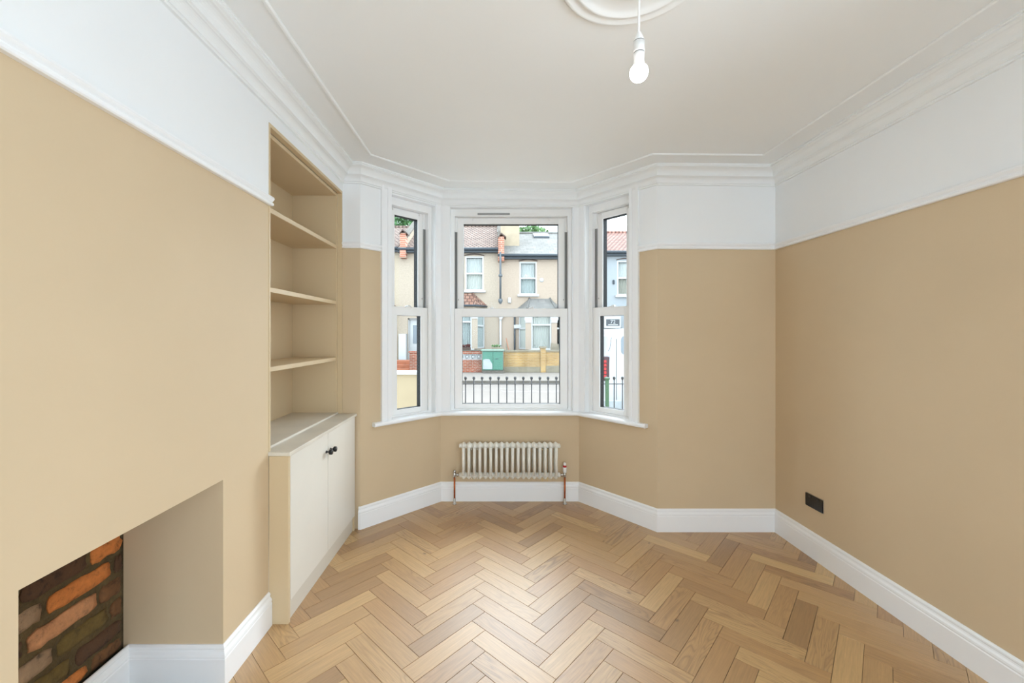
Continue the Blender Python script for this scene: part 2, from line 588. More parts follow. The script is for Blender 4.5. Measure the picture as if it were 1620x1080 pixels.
for i in range(-8, 12):
    for j in range(-45, 45):
        A = A0 + T2 * i + T1 * j
        spots.append((A - e1 * PL / 2 + e2 * PW / 2, math.atan2(e1.y, e1.x)))
        spots.append((A + e2 * PL / 2 + e1 * PW / 2, math.atan2(e2.y, e2.x)))
random.shuffle(spots)
for c, a in spots:
    if not (XL - .5 < c.x < XR + .5 and YB - .5 < c.y < YC + .5): continue
    P = clip_to_rect(room, c, a, PL - GAP, PW - GAP)
    if len(P) < 3: continue
    ar = 0.5 * abs(sum(P[k][0] * P[(k + 1) % len(P)][1] - P[(k + 1) % len(P)][0] * P[k][1] for k in range(len(P))))
    if ar < 3e-4: continue
    whole = ar > (PL - GAP) * (PW - GAP) * 0.995
    if c.y < 1.25:
        ca, sa = math.cos(a), math.sin(a)
        rest.prism([(c.x + x * ca - y * sa, c.y + x * sa + y * ca) for x, y in P], -.012, 0)
        continue
    if whole:
        if plank_mesh is None:
            o = full.build('plank', 'oak', floor, local=True)
            plank_mesh = o.data
        else:
            o = bpy.data.objects.new('plank', plank_mesh); link(o); o.parent = floor
    else:
        mb = MB(); mb.prism(P, -.012, 0)
        o = mb.build('plank', 'oak', floor, local=True)
    o.location = (c.x, c.y, 0)
    o.rotation_euler = (0, 0, a)
r_ = rest.build('plank_field', 'oak', floor)
r_['kind'] = 'stuff'

# ---------------- walls
def wall(name, mb, label, mats=('beige_paint', 'white_paint')):
    o = mb.build(name, list(mats))
    return tag(o, label, 'wall', kind='structure')


FY0, FY1, FZ, FXB = 0.971, 1.7075, 0.845, -1.534          # fireplace opening and recess
KY0, KY1, KZ, KXB = 2.054, 3.05, 2.508, -1.49             # bookcase alcove
mb = MB()
two_tone(mb, FXB, XL, YB, FY0)
two_tone(mb, FXB, XL, FY0, FY1, FZ)
two_tone(mb, FXB, XL, FY1, KY0)
two_tone(mb, KXB - .02, XL, KY0, YFL, KZ, 2.80)
two_tone(mb, KXB - .15, KXB - .02, KY0, YFL, 0, 2.80)
two_tone(mb, KXB - .15, XL, KY1, YFL, 0, KZ)
wall_left = wall('wall_left', mb, 'sand beige chimney breast wall with white frieze and square fireplace opening')

mb = MB()
two_tone(mb, XL - .6, BL0.x, YFL, YFL + WT)
wall('wall_front_left', mb, 'narrow beige strip of front wall between bookcase and bay')
mb = MB()
two_tone(mb, BR0.x, XR + .2, YFR, YFR + WT)
wall('wall_front_right', mb, 'beige front wall panel between bay window and right corner')
SWY0, SWY1, SWZ0, SWZ1 = -1.30, 0.70, .60, 2.05
mb = MB()
two_tone(mb, XR, XR + .2, YB, SWY0)
two_tone(mb, XR, XR + .2, SWY1, YFR)
two_tone(mb, XR, XR + .2, SWY0, SWY1, 0, SWZ0)
two_tone(mb, XR, XR + .2, SWY0, SWY1, SWZ1, 2.80)
wall('wall_right', mb, 'long plain beige right wall with white frieze above')
mb = MB()
DX0, DX1, DZ = -0.6, 1.9, 2.30
two_tone(mb, XL - .5, DX0, YB - .15, YB)
two_tone(mb, DX1, XR + .2, YB - .15, YB)
two_tone(mb, DX0, DX1, YB - .15, YB, DZ, 2.80, DZ)
wall('wall_back', mb, 'beige rear wall around the added glazed doors')
# unseen glazed doors added to the rear wall to admit fill light
dr = empty('added_doors', (0, YB - .08, 0)); tag(dr, 'white framed glazed double doors added unseen in the rear wall for fill light', 'door', kind='structure')
mb = MB()
mb.box(DX0, DX0 + .06, YB - .11, YB - .05, 0, DZ); mb.box(DX1 - .06, DX1, YB - .11, YB - .05, 0, DZ); mb.box(DX0, DX1, YB - .11, YB - .05, DZ - .06, DZ)
mb.build('frame', 'sash_white', dr)
for x0, x1 in ((DX0 + .06, .65), (.65, DX1 - .06)):
    mb = MB()
    mb.box(x0, x0 + .09, YB - .1, YB - .06, 0, DZ - .06); mb.box(x1 - .09, x1, YB - .1, YB - .06, 0, DZ - .06)
    mb.box(x0 + .09, x1 - .09, YB - .1, YB - .06, 0, .2); mb.box(x0 + .09, x1 - .09, YB - .1, YB - .06, DZ - .15, DZ - .06)
    lf = mb.build('leaf', 'sash_white', dr)
    MB().box(x0 + .09, x1 - .09, YB - .082, YB - .078, .2, DZ - .15).build('pane', 'window_glass', lf)
# unseen window added to the right wall behind the viewpoint for fill light
dr = empty('added_window', (XR + .10, 0, SWZ0)); tag(dr, 'white framed side window added for fill light in the right wall behind the viewpoint', 'window', kind='structure')
mb = MB()
mb.box(XR + .06, XR + .12, SWY0, SWY0 + .06, SWZ0, SWZ1); mb.box(XR + .06, XR + .12, SWY1 - .06, SWY1, SWZ0, SWZ1)
mb.box(XR + .06, XR + .12, SWY0 + .06, SWY1 - .06, SWZ0, SWZ0 + .06); mb.box(XR + .06, XR + .12, SWY0 + .06, SWY1 - .06, SWZ1 - .06, SWZ1)
mb.box(XR + .06, XR + .12, -.33, -.27, SWZ0 + .06, SWZ1 - .06)
mb.build('frame', 'sash_white', dr)
for y0, y1 in ((SWY0 + .06, -.33), (-.27, SWY1 - .06)):
    MB().box(XR + .088, XR + .092, y0, y1, SWZ0 + .06, SWZ1 - .06).build('pane', 'window_glass', dr)


def bay_wall(name, p0, p1, a, b, label, u_first, white_last=True):
    """wall between p0 and p1 with a window opening a..b; p0 is the end away from the centre"""
    d = (p1 - p0); Ln = d.length; d.normalize()
    n = Vector((-d.y, d.x)) if (p0.x < p1.x) else Vector((d.y, -d.x))
    def seg(mb, u0, u1, z0, z1, mi):
        q = [p0 + d * u0, p0 + d * u1, p0 + d * u1 + n * WT, p0 + d * u0 + n * WT]
        mb.prism([(v.x, v.y) for v in q], z0, z1, mi)
    mb = MB()
    seg(mb, 0, a, 0, ZR, 0); seg(mb, 0, a, ZR, 2.8, 1)
    seg(mb, a, Ln, 0, SILL - .03, 0)
    seg(mb, a, b, HEAD, 2.8, 1)
    seg(mb, b, Ln, SILL - .03, 2.8, 1)
    return wall(name, mb, label)


bay_wall('wall_bay_left', BL0, BL1, .25, .685, 'angled beige left cheek wall of the bay below its window', 0)
bay_wall('wall_bay_right', BR0, BR1, .22, .655, 'angled beige right cheek wall of the bay below its window', 0)
CX0, CX1 = -.372, .694
mb = MB()
mb.box(BL1.x, BR1.x, YC, YC + WT, 0, SILL - .03, 0)
mb.box(BL1.x, CX0, YC, YC + WT, SILL - .03, 2.8, 1)
mb.box(CX1, BR1.x, YC, YC + WT, SILL - .03, 2.8, 1)
mb.box(CX0, CX1, YC, YC + WT, HEAD, 2.8, 1)
wall('wall_bay_centre', mb, 'beige centre wall of the bay behind the column radiator')

# ---------------- ceiling
mb = MB()
poly = [(XL - .6, YB - .2), (XL - .6, YFL + .2), (BL0.x - .1, YFL + .2), (BL1.x - .1, YC + .2), (BR1.x + .1, YC + .2), (BR0.x + .1, YFR + .2), (XR + .25, YFR + .2), (XR + .25, YB - .2)]
n = len(poly)
mb.add([(x, y, HC + tilt(x)) for x, y in poly] + [(x, y, HC + .14 + tilt(x)) for x, y in poly],
       [list(range(n)), list(range(n, 2 * n))] + [(i, (i + 1) % n, n + (i + 1) % n, n + i) for i in range(n)])
ceil = mb.build('ceiling', 'ceiling_paint')
tag(ceil, 'white flat plaster ceiling over the room and bay', 'ceiling', kind='structure')

room_path = [(XL, YB), (XL, YFL), tuple(BL0), tuple(BL1), tuple(BR1), tuple(BR0), (XR, YFR), (XR, YB)]
# cornice: two coves with fillets
def cove(d0, z0, d1, z1, n=6):
    # concave quarter curve from (d0,z0) high/outer to (d1,z1) low/inner
    return [(d1 + (d0 - d1) * (1 - math.sin(t * H90 / n)), z0 + (z1 - z0) * (1 - math.cos(t * H90 / n))) for t in range(n + 1)]
prof = [(0, 0.02), (.118, .02), (.118, -.010), (.112, -.012), (.112, -.020), (.102, -.023)]
prof += cove(.098, -.025, .058, -.060)
prof += [(.058, -.067), (.050, -.069)]
prof += cove(.047, -.071, .019, -.099)
prof += [(.019, -.106), (.013, -.108), (.013, -.118), (0, -.118)]
mb = MB()
mb.sweep(room_path, [(d, HC + z) for d, z in prof], zf=tilt)
tag(mb.build('trim_1', 'ceiling_paint'), 'stepped white plaster cornice around the ceiling edge', 'cornice', kind='structure')
# raised plaster bead set in from the cornice
strip = [(-.845, YB), (-.845, 2.826), (-.349, 3.300), (.632, 3.300), (1.076, 2.770), (1.82, 2.770), (1.82, YB)]
mb = MB()
mb.sweep(strip, [(-.010, HC + .01), (-.010, HC - .005), (-.005, HC - .010), (.005, HC - .010), (.010, HC - .005), (.010, HC + .01)], zf=tilt)
tag(mb.build('trim_2', 'ceiling_paint'), 'thin raised plaster bead framing the ceiling panel', 'moulding', kind='structure')

# picture rails
RB = 2.080
rp = [(0, RB), (.016, RB), (.020, RB + .004), (.020, RB + .012), (.013, RB + .017), (.013, RB + .021), (.019, RB + .026), (.024, RB + .034), (.022, RB + .042), (.010, RB + .047), (0, RB + .047)]
def on(p0, p1, u):
    d = (p1 - p0).normalized(); q = p0 + d * u
    return (q.x, q.y)
mb = MB(); mb.sweep([(XL, YB), (XL, KY0 + .012)], [(d, z) for d, z in rp], zf=lambda x: railtilt(x) + .004)
tag(mb.build('trim_3', 'gloss_white'), 'white picture rail along the chimney breast', 'picture rail', kind='structure')
mb = MB(); mb.sweep([(XL + .002, YFL), tuple(BL0), on(BL0, BL1, .168)], rp, zf=railtilt)
tag(mb.build('trim_4', 'gloss_white'), 'short white picture rail left of the bay window', 'picture rail', kind='structure')
mb = MB(); mb.sweep([on(BR0, BR1, .146), tuple(BR0), (XR, YFR), (XR, YB)], rp, zf=railtilt)
tag(mb.build('trim_5', 'gloss_white'), 'white picture rail along the right wall', 'picture rail', kind='structure')

# skirting boards
SK = 0.165
sp = [(0, 0), (.020, 0), (.020, .112), (.0175, .116), (.0175, .120), (.020, .123), (.018, .132), (.012, .140), (.010, .147), (.012, .151), (.011, .158), (.005, SK), (0, SK)]
def skirt(name, path, label, sc=1.0):
    mb = MB(); mb.sweep(path, [(d, z * sc) for d, z in sp])
    tag(mb.build(name, 'gloss_white'), label, 'skirting board', kind='structure')
skirt('baseboard_left', [(FXB + .022, FY0), (FXB + .022, FY1), (XL, FY1), (XL, KY0 - .004)], 'white moulded skirting inside the fireplace recess and along the breast')
skirt('baseboard_left_rear', [(XL, YB), (XL, FY0), (FXB + .022, FY0)], 'white moulded skirting on the breast nearest the added rear doors')
skirt('baseboard_front', [(-1.0, YFL), tuple(BL0), tuple(BL1), tuple(BR1), tuple(BR0), (XR, YFR), (XR, YB)], 'white moulded skirting round the bay and right wall')

# ---------------- fireplace back with real bricks
mb = MB(); mb.box(FXB - .14, FXB - .007, FY0 - .05, FY1 + .05, 0, 1.0)
fb = mb.build('wall_fireplace', 'mortar')
tag(fb, 'old exposed brick back wall of the fireplace recess', 'brick wall', kind='structure')
MB().box(FXB - .007, FXB + .021, FY0 + .001, FY1 - .001, .02, .150).build('backing_strip', 'dark_gap', fb)
tag(MB().box(FXB - .012, XL, FY0, FY1, -.10, 0).build('floor_hearth', 'hearth_stone'), 'plain grey hearth slab in the fireplace recess', 'hearth', kind='structure')


def brick_mat(name, rgb, dirt):
    m = bpy.data.materials.new(name); m.use_nodes = True
    nt = m.node_tree; p = nt.nodes['Principled BSDF']; L = nt.links.new
    tc = nt.nodes.new('ShaderNodeTexCoord')
    n1 = nt.nodes.new('ShaderNodeTexNoise'); n1.inputs['Scale'].default_value = 26; n1.inputs['Detail'].default_value = 8; n1.inputs['Roughness'].default_value = .7
    L(tc.outputs['Object'], n1.inputs['Vector'])
    r = nt.nodes.new('ShaderNodeValToRGB')
    r.color_ramp.elements[0].position = .30; r.color_ramp.elements[0].color = lin(*[c * (1 - dirt) for c in rgb])
    r.color_ramp.elements[1].position = .72; r.color_ramp.elements[1].color = lin(*[min(255, c * 1.15) for c in rgb])
    e = r.color_ramp.elements.new(.46); e.color = lin(*rgb)
    L(n1.outputs['Fac'], r.inputs['Fac']); L(r.outputs[0], p.inputs['Base Color'])
    p.inputs['Roughness'].default_value = .9
    b = nt.nodes.new('ShaderNodeBump'); b.inputs['Strength'].default_value = .9; b.inputs['Distance'].default_value = .006
    L(n1.outputs['Fac'], b.inputs['Height']); L(b.outputs['Normal'], p.inputs['Normal'])
    M[name] = m
brick_mat('brick_orange', (196, 118, 58), .45)
brick_mat('brick_peach', (190, 134, 92), .4)
brick_mat('brick_brown', (112, 76, 46), .5)
brick_mat('brick_dark', (84, 58, 38), .55)
brick_mat('brick_grey', (152, 124, 96), .45)
brick_mat('brick_olive', (104, 84, 42), .4)


def fire_brick(y0, y1, z0, z1, m, seed):
    rnd = random.Random(seed)
    ny, nz = 8, 4
    vs_, fs = [], []
    x1 = FXB + rnd.uniform(-.001, .004)
    def co(i, j):
        u, v = i / ny, j / nz
        y, z = y0 + (y1 - y0) * u, z0 + (z1 - z0) * v
        edge = min(u * (y1 - y0), (1 - u) * (y1 - y0), v * (z1 - z0), (1 - v) * (z1 - z0))
        if i in (0, ny) or j in (0, nz):
            y += rnd.uniform(-.005, .005); z += rnd.uniform(-.004, .004)
            if i in (0, ny) and j in (0, nz):
                y += .004 if i == 0 else -.004
                z += .004 if j == 0 else -.004
            return (x1 - .005 + rnd.uniform(-.003, .001), y, z)
        return (x1 + rnd.uniform(-.004, .002), y + rnd.uniform(-.002, .002), z + rnd.uniform(-.002, .002))
    for j in range(nz + 1):
        for i in range(ny + 1):
            vs_.append(co(i, j))
    idx = lambda i, j: j * (ny + 1) + i
    for j in range(nz):
        for i in range(ny):
            fs.append((idx(i, j), idx(i + 1, j), idx(i + 1, j + 1), idx(i, j + 1)))
    ring = [idx(i, 0) for i in range(ny + 1)] + [idx(ny, j) for j in range(1, nz + 1)] + [idx(i, nz) for i in range(ny - 1, -1, -1)] + [idx(0, j) for j in range(nz - 1, 0, -1)]
    b = len(vs_)
    for k in ring:
        p = vs_[k]; vs_.append((FXB - .02, p[1], p[2]))
    nr = len(ring)
    for k in range(nr):
        fs.append((ring[k], ring[(k + 1) % nr], b + (k + 1) % nr, b + k))
    m_ = MB(); m_.add(vs_, fs)
    for k in range(ny * nz): m_.sm[k] = True
    return m_.build('brick', m, fb)


rows = {
    .155: [(.99, 1.17, 'brick_dark'), (1.19, 1.35, 'brick_brown'), (1.37, 1.56, 'brick_orange'), (1.58, 1.70, 'brick_brown')],
    .215: [(.98, 1.10, 'brick_brown'), (1.12, 1.33, 'brick_peach'), (1.345, 1.50, 'brick_olive'), (1.52, 1.70, 'brick_dark')],
    .300: [(.99, 1.20, 'brick_dark'), (1.22, 1.435, 'brick_grey'), (1.455, 1.64, 'brick_olive'), (1.655, 1.702, 'brick_brown')],
    .388: [(.98, 1.11, 'brick_brown'), (1.13, 1.345, 'brick_dark'), (1.362, 1.595, 'brick_peach'), (1.612, 1.702, 'brick_brown')],
    .476: [(.99, 1.16, 'brick_dark'), (1.18, 1.402, 'brick_grey'), (1.420, 1.655, 'brick_orange'), (1.672, 1.702, 'brick_dark')],
    .562: [(.98, 1.11, 'brick_brown'), (1.13, 1.325, 'brick_brown'), (1.34, 1.555, 'brick_dark'), (1.573, 1.702, 'brick_orange')],
    .648: [(.99, 1.20, 'brick_dark'), (1.22, 1.43, 'brick_brown'), (1.45, 1.66, 'brick_dark'), (1.675, 1.702, 'brick_brown')],
    .734: [(.98, 1.10, 'brick_brown'), (1.12, 1.33, 'brick_dark'), (1.35, 1.57, 'brick_brown'), (1.585, 1.702, 'brick_dark')],
    .815: [(.99, 1.20, 'brick_dark'), (1.22, 1.43, 'brick_brown'), (1.45, 1.66, 'brick_dark')],
}
s_ = 0
for z, bs in rows.items():
    for y0, y1, m in bs:
        s_ += 1
        fire_brick(y0, y1, z, z + (.048 if z < .2 else .064), m, s_)

# ================================================================== windows
def arch(name, p0, p1, u0, u1, label):
    d = (p1 - p0).normalized()
    n = Vector((d.y, -d.x)) if p0.x < p1.x else Vector((-d.y, d.x))     # into the room
    mb = MB()
    steps = [(u0, u0 + .020, .024), (u0 + .020, u0 + .054, .016), (u0 + .054, u1, .021)]
    for a, b, t in steps:
        q = [p0 + d * a - n * .01, p0 + d * b - n * .01, p0 + d * b + n * t, p0 + d * a + n * t]
        mb.prism([(v.x, v.y) for v in q], SILL - .002, 2.60)
    tag(mb.build(name, 'gloss_white'), label, 'architrave', kind='structure')
arch('trim_6', BL0, BL1, .166, .252, 'white moulded architrave at the left end of the bay window')
arch('trim_7', BR0, BR1, .144, .222, 'white moulded architrave at the right end of the bay window')

# window board following the three sides of the bay
mb = MB()
pts = [on(BL0, BL1, .095), tuple(BL1), tuple(BR1), on(BR0, BR1, .075)]
mb.sweep(pts, [(-.10, SILL - .030), (.040, SILL - .030), (.048, SILL - .024), (.050, SILL - .015), (.048, SILL - .006), (.040, SILL), (-.10, SILL)])
tag(mb.build('trim_8', 'gloss_white'), 'white window board with rounded nose under the bay windows', 'window sill', kind='structure')


def sash_window(name, p0, p1, u0, u1, label, vent=False):
    """box-sash window; local frame: x along the wall, y outward, z up"""
    d = (p1 - p0).normalized()
    left = p0.x < p1.x
    if not left:                     # keep local x running left to right as seen from the room
        ln = (p1 - p0).length
        p0, p1 = p1, p0; d = -d
        u0, u1 = ln - u1, ln - u0
    q = p0 + d * u0
    root = empty(name, (q.x, q.y, SILL), math.atan2(d.y, d.x))
    tag(root, label, 'window', kind='structure')
    W, Hh = u1 - u0, HEAD - SILL
    f0, f1 = .055, .172
    fr = MB()
    fr.box(0, .030, f0, f1, 0, Hh); fr.box(W - .030, W, f0, f1, 0, Hh)
    fr.box(.030, W - .030, f0, f1, Hh - .060, Hh); fr.box(.030, W - .030, f0, f1, 0, .014)
    frame = fr.build('frame', 'sash_white', root, local=True)
    ln = MB(); ln.box(.030, .053, .106, f1, 0, Hh - .06); ln.box(W - .053, W - .030, .106, f1, 0, Hh - .06)
    ln.box(.030, .034, f0, .106, 2.36 - SILL, Hh - .06); ln.box(W - .034, W - .030, f0, .106, 2.36 - SILL, Hh - .06)
    ln.build('jamb_liner', 'sash_white', frame, local=True)
    # outer black face of the frame
    ex = MB()
    ex.box(0, .034, f1, f1 + .012, 0, Hh); ex.box(W - .034, W, f1, f1 + .012, 0, Hh); ex.box(.034, W - .034, f1, f1 + .012, Hh - .06, Hh); ex.box(.034, W - .034, f1, f1 + .012, 0, .014)
    ex.build('outer_frame', 'sash_black', frame, local=True)

    def sash(nm, x0, x1, z0, z1, y0, st, top, bot):
        yi, yg, yo = y0, y0 + .010, y0 + .062
        mb = MB()
        mb.bbox(x0, x0 + st, yi, yg, z0, z1, .0025); mb.bbox(x1 - st, x1, yi, yg, z0, z1, .0025)
        mb.bbox(x0 + st - .003, x1 - st + .003, yi + .0005, yg, z1 - top, z1, .0025); mb.bbox(x0 + st - .003, x1 - st + .003, yi + .0005, yg, z0, z0 + bot, .0025)
        s = mb.build(nm, 'sash_white', root, local=True)
        bk = MB()
        e = .0
        bk.box(x0 + .004, x0 + st + e, yg, yo, z0, z1); bk.box(x1 - st - e, x1 - .004, yg, yo, z0, z1)
        bk.box(x0 + st, x1 - st, yg, yo, z1 - top - e, z1); bk.box(x0 + st, x1 - st, yg, yo, z0, z0 + bot + e)
        bk.build('outer_sash', 'sash_black', s, local=True)
        MB().box(x0 + st - .004, x1 - st + .004, yg + .001, yg + .004, z0 + bot - .004, z1 - top + .004).build('pane', 'window_glass', s, local=True)
        return s
    zm = 1.675 - SILL
    lo = sash('lower_sash', .032, W - .032, .014, zm, .066, .066 if vent else .070, .073, .040)
    up = sash('upper_sash', .054, W - .054, zm - .06, Hh - .062, .118 if False else .108, .054 if vent else .05, .056, .06)
    # sash lift tracks in the jambs above the lower sash
    for xa, sg in ((.030, 1), (W - .030, -1)):
        z0, z1 = zm + .002, 2.36 - SILL
        for nm, d0, d1, yy, m in (('track', 0, .007, .098, 'track_grey'), ('track_slot', .007, .0145, .103, 'track_dark'), ('track', .0145, .0225, .098, 'track_grey')):
            a = sorted((xa + sg * d0, xa + sg * d1))
            MB().box(a[0], a[1], yy, .106, z0, z1).build(nm, m, frame, local=True)
    # small stops, catches and pivots
    for x in (.16 * W + .02, W - .16 * W - .02):
        MB().bbox(x - .007, x + .007, .098, .1085, Hh - .085, Hh - .066, .002).build('restrictor', 'white_plastic', up, local=True)
    for x in (.062, W - .062):
        MB().bbox(x - .003, x + .003, .1060, .1085, zm + .075, zm + .087, .001).build('pivot', 'track_grey', up, local=True)
    nf = 2 if vent else 1
    for k in range(nf):
        x = W * (k + 1) / (nf + 1)
        c = MB(); c.bbox(x - .025, x + .025, .070, .100, zm, zm + .008, .003); c.bbox(x - .008, x + .020, .074, .096, zm + .008, zm + .016, .003)
        c.build('catch', 'white_plastic', lo, local=True)
    if vent:
        MB().bbox(.235, .52, .046, .0555, Hh - .052, Hh - .036, .002).build('vent', 'track_grey', root, local=True)
        MB().bbox(.53, .775, .047, .0555, Hh - .046, Hh - .036, .002).build('vent_cover', 'white_plastic', root, local=True)
    return root


sash_window('window_1', BL0, BL1, .25, .685, 'narrow angled white sash window in the left cheek of the bay')
sash_window('window_2', BL1, BR1, CX0 - BL1.x, CX1 - BL1.x, 'wide white sash window facing the street in the bay centre', vent=True)
sash_window('window_3', BR0, BR1, .22, .655, 'narrow angled white sash window in the right cheek of the bay')
# slim white post casings at the two bay corners
for nm, p0, p1, u, lab in (('trim_9', BL0, BL1, .690, 'white boxed post between the left and centre bay windows'),
                           ('trim_10', BR0, BR1, .660, 'white boxed post between the centre and right bay windows')):
    mb = MB()
    q = Vector(on(p0, p1, u))
    end = (CX0 - .005, YC) if p0.x < 0 else (CX1 + .005, YC)
    path = [tuple(q), tuple(p1), end]
    if p0.x > 0: path = path[::-1]
    mb.sweep(path, [(-.005, SILL), (.008, SILL), (.008, HEAD + .02), (-.005, HEAD + .02)])
    tag(mb.build(nm, 'gloss_white'), lab, 'post', kind='structure')

# ================================================================== bookcase in the alcove
bk = empty('alcove_bookcase', (-1.30, 2.55, .86))
tag(bk, 'built-in beige alcove bookcase with three open shelves above the cream cupboard', 'bookcase')
CXF = -1.150                                       # carcass front edge
c0, c1 = KY0 + .012, KY1 - .007                    # carcass outer sides
KB = -1.488
MB().bbox(KB, CXF, c1 - .022, c1, .868, 2.486, .0015).build('side_panel', 'shelf_paint', bk)
MB().bbox(KB, CXF, c0, c0 + .022, .868, 2.486, .0015).build('side_panel', 'shelf_paint', bk)
MB().bbox(KB, CXF, c0 + .022, c1 - .022, 2.464, 2.486, .0015).build('top_panel', 'shelf_paint', bk)
MB().box(KB, KB + .016, c0 + .022, c1 - .022, .868, 2.464).build('back_panel', 'shelf_paint', bk)
for zt in (2.103, 1.692, 1.279):
    MB().bbox(KB + .016, CXF - .002, c0 + .022, c1 - .022, zt - .026, zt, .0015).build('shelf', 'shelf_paint', bk)
MB().bbox(KB + .016, CXF + .006, c0 + .001, c1 - .001, .8605, .8735, .002).build('base_board', 'ledge_cream', bk)
# thin lining round the opening
fr = MB()
fr.box(CXF, XL + .003, KY1 - .007, KY1, .862, KZ - .002); fr.box(CXF, XL + .003, KY0, KY0 + .012, .862, KZ - .002)
fr.box(CXF, XL + .003, KY0 + .012, KY1 - .007, 2.488, KZ - .002)
fr.build('opening_frame', 'shelf_paint', bk)

# base cabinet and its top
cab = empty('alcove_cabinet', (-1.2, 2.55, 0))
tag(cab, 'low cream two-door cupboard built into the alcove under the bookcase', 'cabinet')
CF = -1.022
ca0, ca1 = KY0 + .0005, KY1 - .004
MB().bbox(XL + .001, CF, ca0, ca0 + .020, 0, .840, .001).build('side_panel', 'shelf_paint', cab)
MB().bbox(XL - .3, CF, ca1 - .020, ca1, 0, .840, .001).build('side_panel', 'shelf_paint', cab)
MB().box(KXB - .01, CF - .16, ca0 + .020, ca1 - .020, .08, .840).build('body', 'cabinet_cream', cab)
MB().bbox(CF - .03, CF - .012, ca0 + .020, ca1 - .020, 0, .100, .001).build('plinth', 'plinth_shade_cream', cab)
ym = 2.548
for y0, y1, yk in ((ca0 + .022, ym - .0036, ym - .030), (ym + .0036, ca1 - .006, ym + .034)):
    d = MB().bbox(CF - .021, CF + .001, y0, y1, .106, .836, .0015).build('door', 'cabinet_cream', cab)
    kb = MB()
    kb.lathe([(0, 0), (.0085, 0), (.0085, .003), (.0045, .006), (.0042, .016), (.008, .019), (.014, .021), (.0165, .025), (.0165, .036), (.0145, .039), (0, .0395)],
             (CF + .001, yk, .728), 20, axis='x')
    kb.build('knob', 'black_metal', d)['label'] = 'small black round knob'
wt = MB().bbox(KXB - .01, -1.010, KY0 - .006, KY1 + .010, .841, .860, .002).build('worktop', 'ledge_cream')
tag(wt, 'cream painted ledge on top of the alcove cupboard', 'worktop')

# ================================================================== radiator
rad = empty('column_radiator', (.142, 3.50, 0))
tag(rad, 'white eighteen-column radiator on the wall under the centre bay window', 'radiator')
RY = 3.505
x0r, pitch = -.250, .0461
ZT, ZB = .494, .254
col = None
for k in range(18):
    x = x0r + pitch * k
    if col is None:
        mb = MB()
        for dy in (-.038, .038):
            mb.tube([(0, dy, ZB), (0, dy, ZT)], .0125, 14)
        # pressed heads joining the front and back tubes
        for zc, s in ((ZT, 1), (ZB, -1)):
            pts, rr = [], []
            for t in range(13):
                a = math.pi * t / 12
                pts.append((0, -.040 * math.cos(a), zc + s * .024 * math.sin(a)))
                rr.append(.0125)
            mb.tube(pts, rr, 14)
            mb.lathe([(0, -.0228), (.018, -.0228), (.023, -.016), (.0245, 0), (.023, .016), (.018, .0228), (0, .0228)], (0, 0, zc + s * .004), 20, axis='x')
            mb.box(-.009, .009, -.038, .038, zc - .012, zc + .012)
        col = mb.build('column', 'radiator_white', rad, local=True)
        col.location = (x - .142, RY - 3.50, 0)
    else:
        c = col.copy(); link(c); c.parent = rad; c.location = (x - .142, RY - 3.50, 0)
xe = x0r + pitch * 17
for x, s in ((x0r, -1), (xe, 1)):
    for z in (ZT + .004, ZB - .004):
        mb = MB()
        mb.lathe([(0, 0), (.021, 0), (.019, s * .012), (.011, s * .016), (0, s * .016)], (x + s * .0228, RY, z), 20, axis='x')
        mb.build('end_cap', 'radiator_white', rad)
# valves and feed pipes
for x, s, trv in ((-.328, -1, False), (.611, 1, True)):
    zv = ZB - .004
    mb = MB(); mb.tube([(x, RY, 0.0), (x, RY, zv - .012)], .0078, 12); pp = mb.build('feed_pipe', 'copper', rad)
    mb = MB(); mb.lathe([(.0078, .0), (.017, .0), (.016, .006), (.0105, .008), (.0105, .050), (.0078, .052)], (x, RY, 0.0), 18); mb.build('pipe_sleeve', 'chrome', pp)
    xa = x0r - .037 if s < 0 else xe + .037
    mb = MB()
    mb.tube([(x, RY, zv), (xa, RY, zv)], .0085, 12)
    mb.lathe([(0, -.018), (.012, -.018), (.013, -.008), (.013, .014), (.010, .020), (0, .020)], (x, RY, zv), 16)
    mb.lathe([(0, 0), (.015, 0), (.015, s * -.012), (0, s * -.012)], (x - s * .020, RY, zv), 8, axis='x', smooth=False)
    vb = mb.build('valve', 'chrome', rad)
    if trv:
        mb = MB(); mb.lathe([(0, .020), (.014, .020), (.016, .030), (.017, .058), (.015, .066), (0, .068)], (x, RY, zv), 20); mb.build('valve_head', 'white_plastic', vb)
        mb = MB(); mb.lathe([(0, .066), (.0150, .064), (.0155, .078), (.011, .082), (0, .083)], (x, RY, zv), 20); mb.build('dial', 'red_plastic', vb)
        mb = MB(); mb.lathe([(0, .080), (.0120, .080), (.0125, .098), (.009, .104), (0, .105)], (x, RY, zv), 20); mb.build('cap', 'white_plastic', vb)
    else:
        mb = MB(); mb.lathe([(0, .020), (.010, .020), (.011, .034), (.006, .042), (0, .043)], (x, RY, zv), 16); mb.build('cap', 'chrome', vb)
for x in (xe - pitch * 2.55, xe - pitch * 1.6, x0r + pitch * 1.5, x0r + pitch * 2.5):
    z0 = ZB - .048 if x > .2 else ZB - .028
    m = 'brass' if x > .2 else 'radiator_white'
    mb = MB(); mb.box(x - .003, x + .003, RY - .03, YC, ZB - .030, ZB - .020); mb.box(x - .003, x + .003, RY - .034, RY - .028, z0, ZB - .020)
    mb.build('lower_bracket', m, rad)
    MB().box(x - .004, x + .004, RY - .03, YC, ZT - .024, ZT - .018).build('upper_bracket', m, rad)

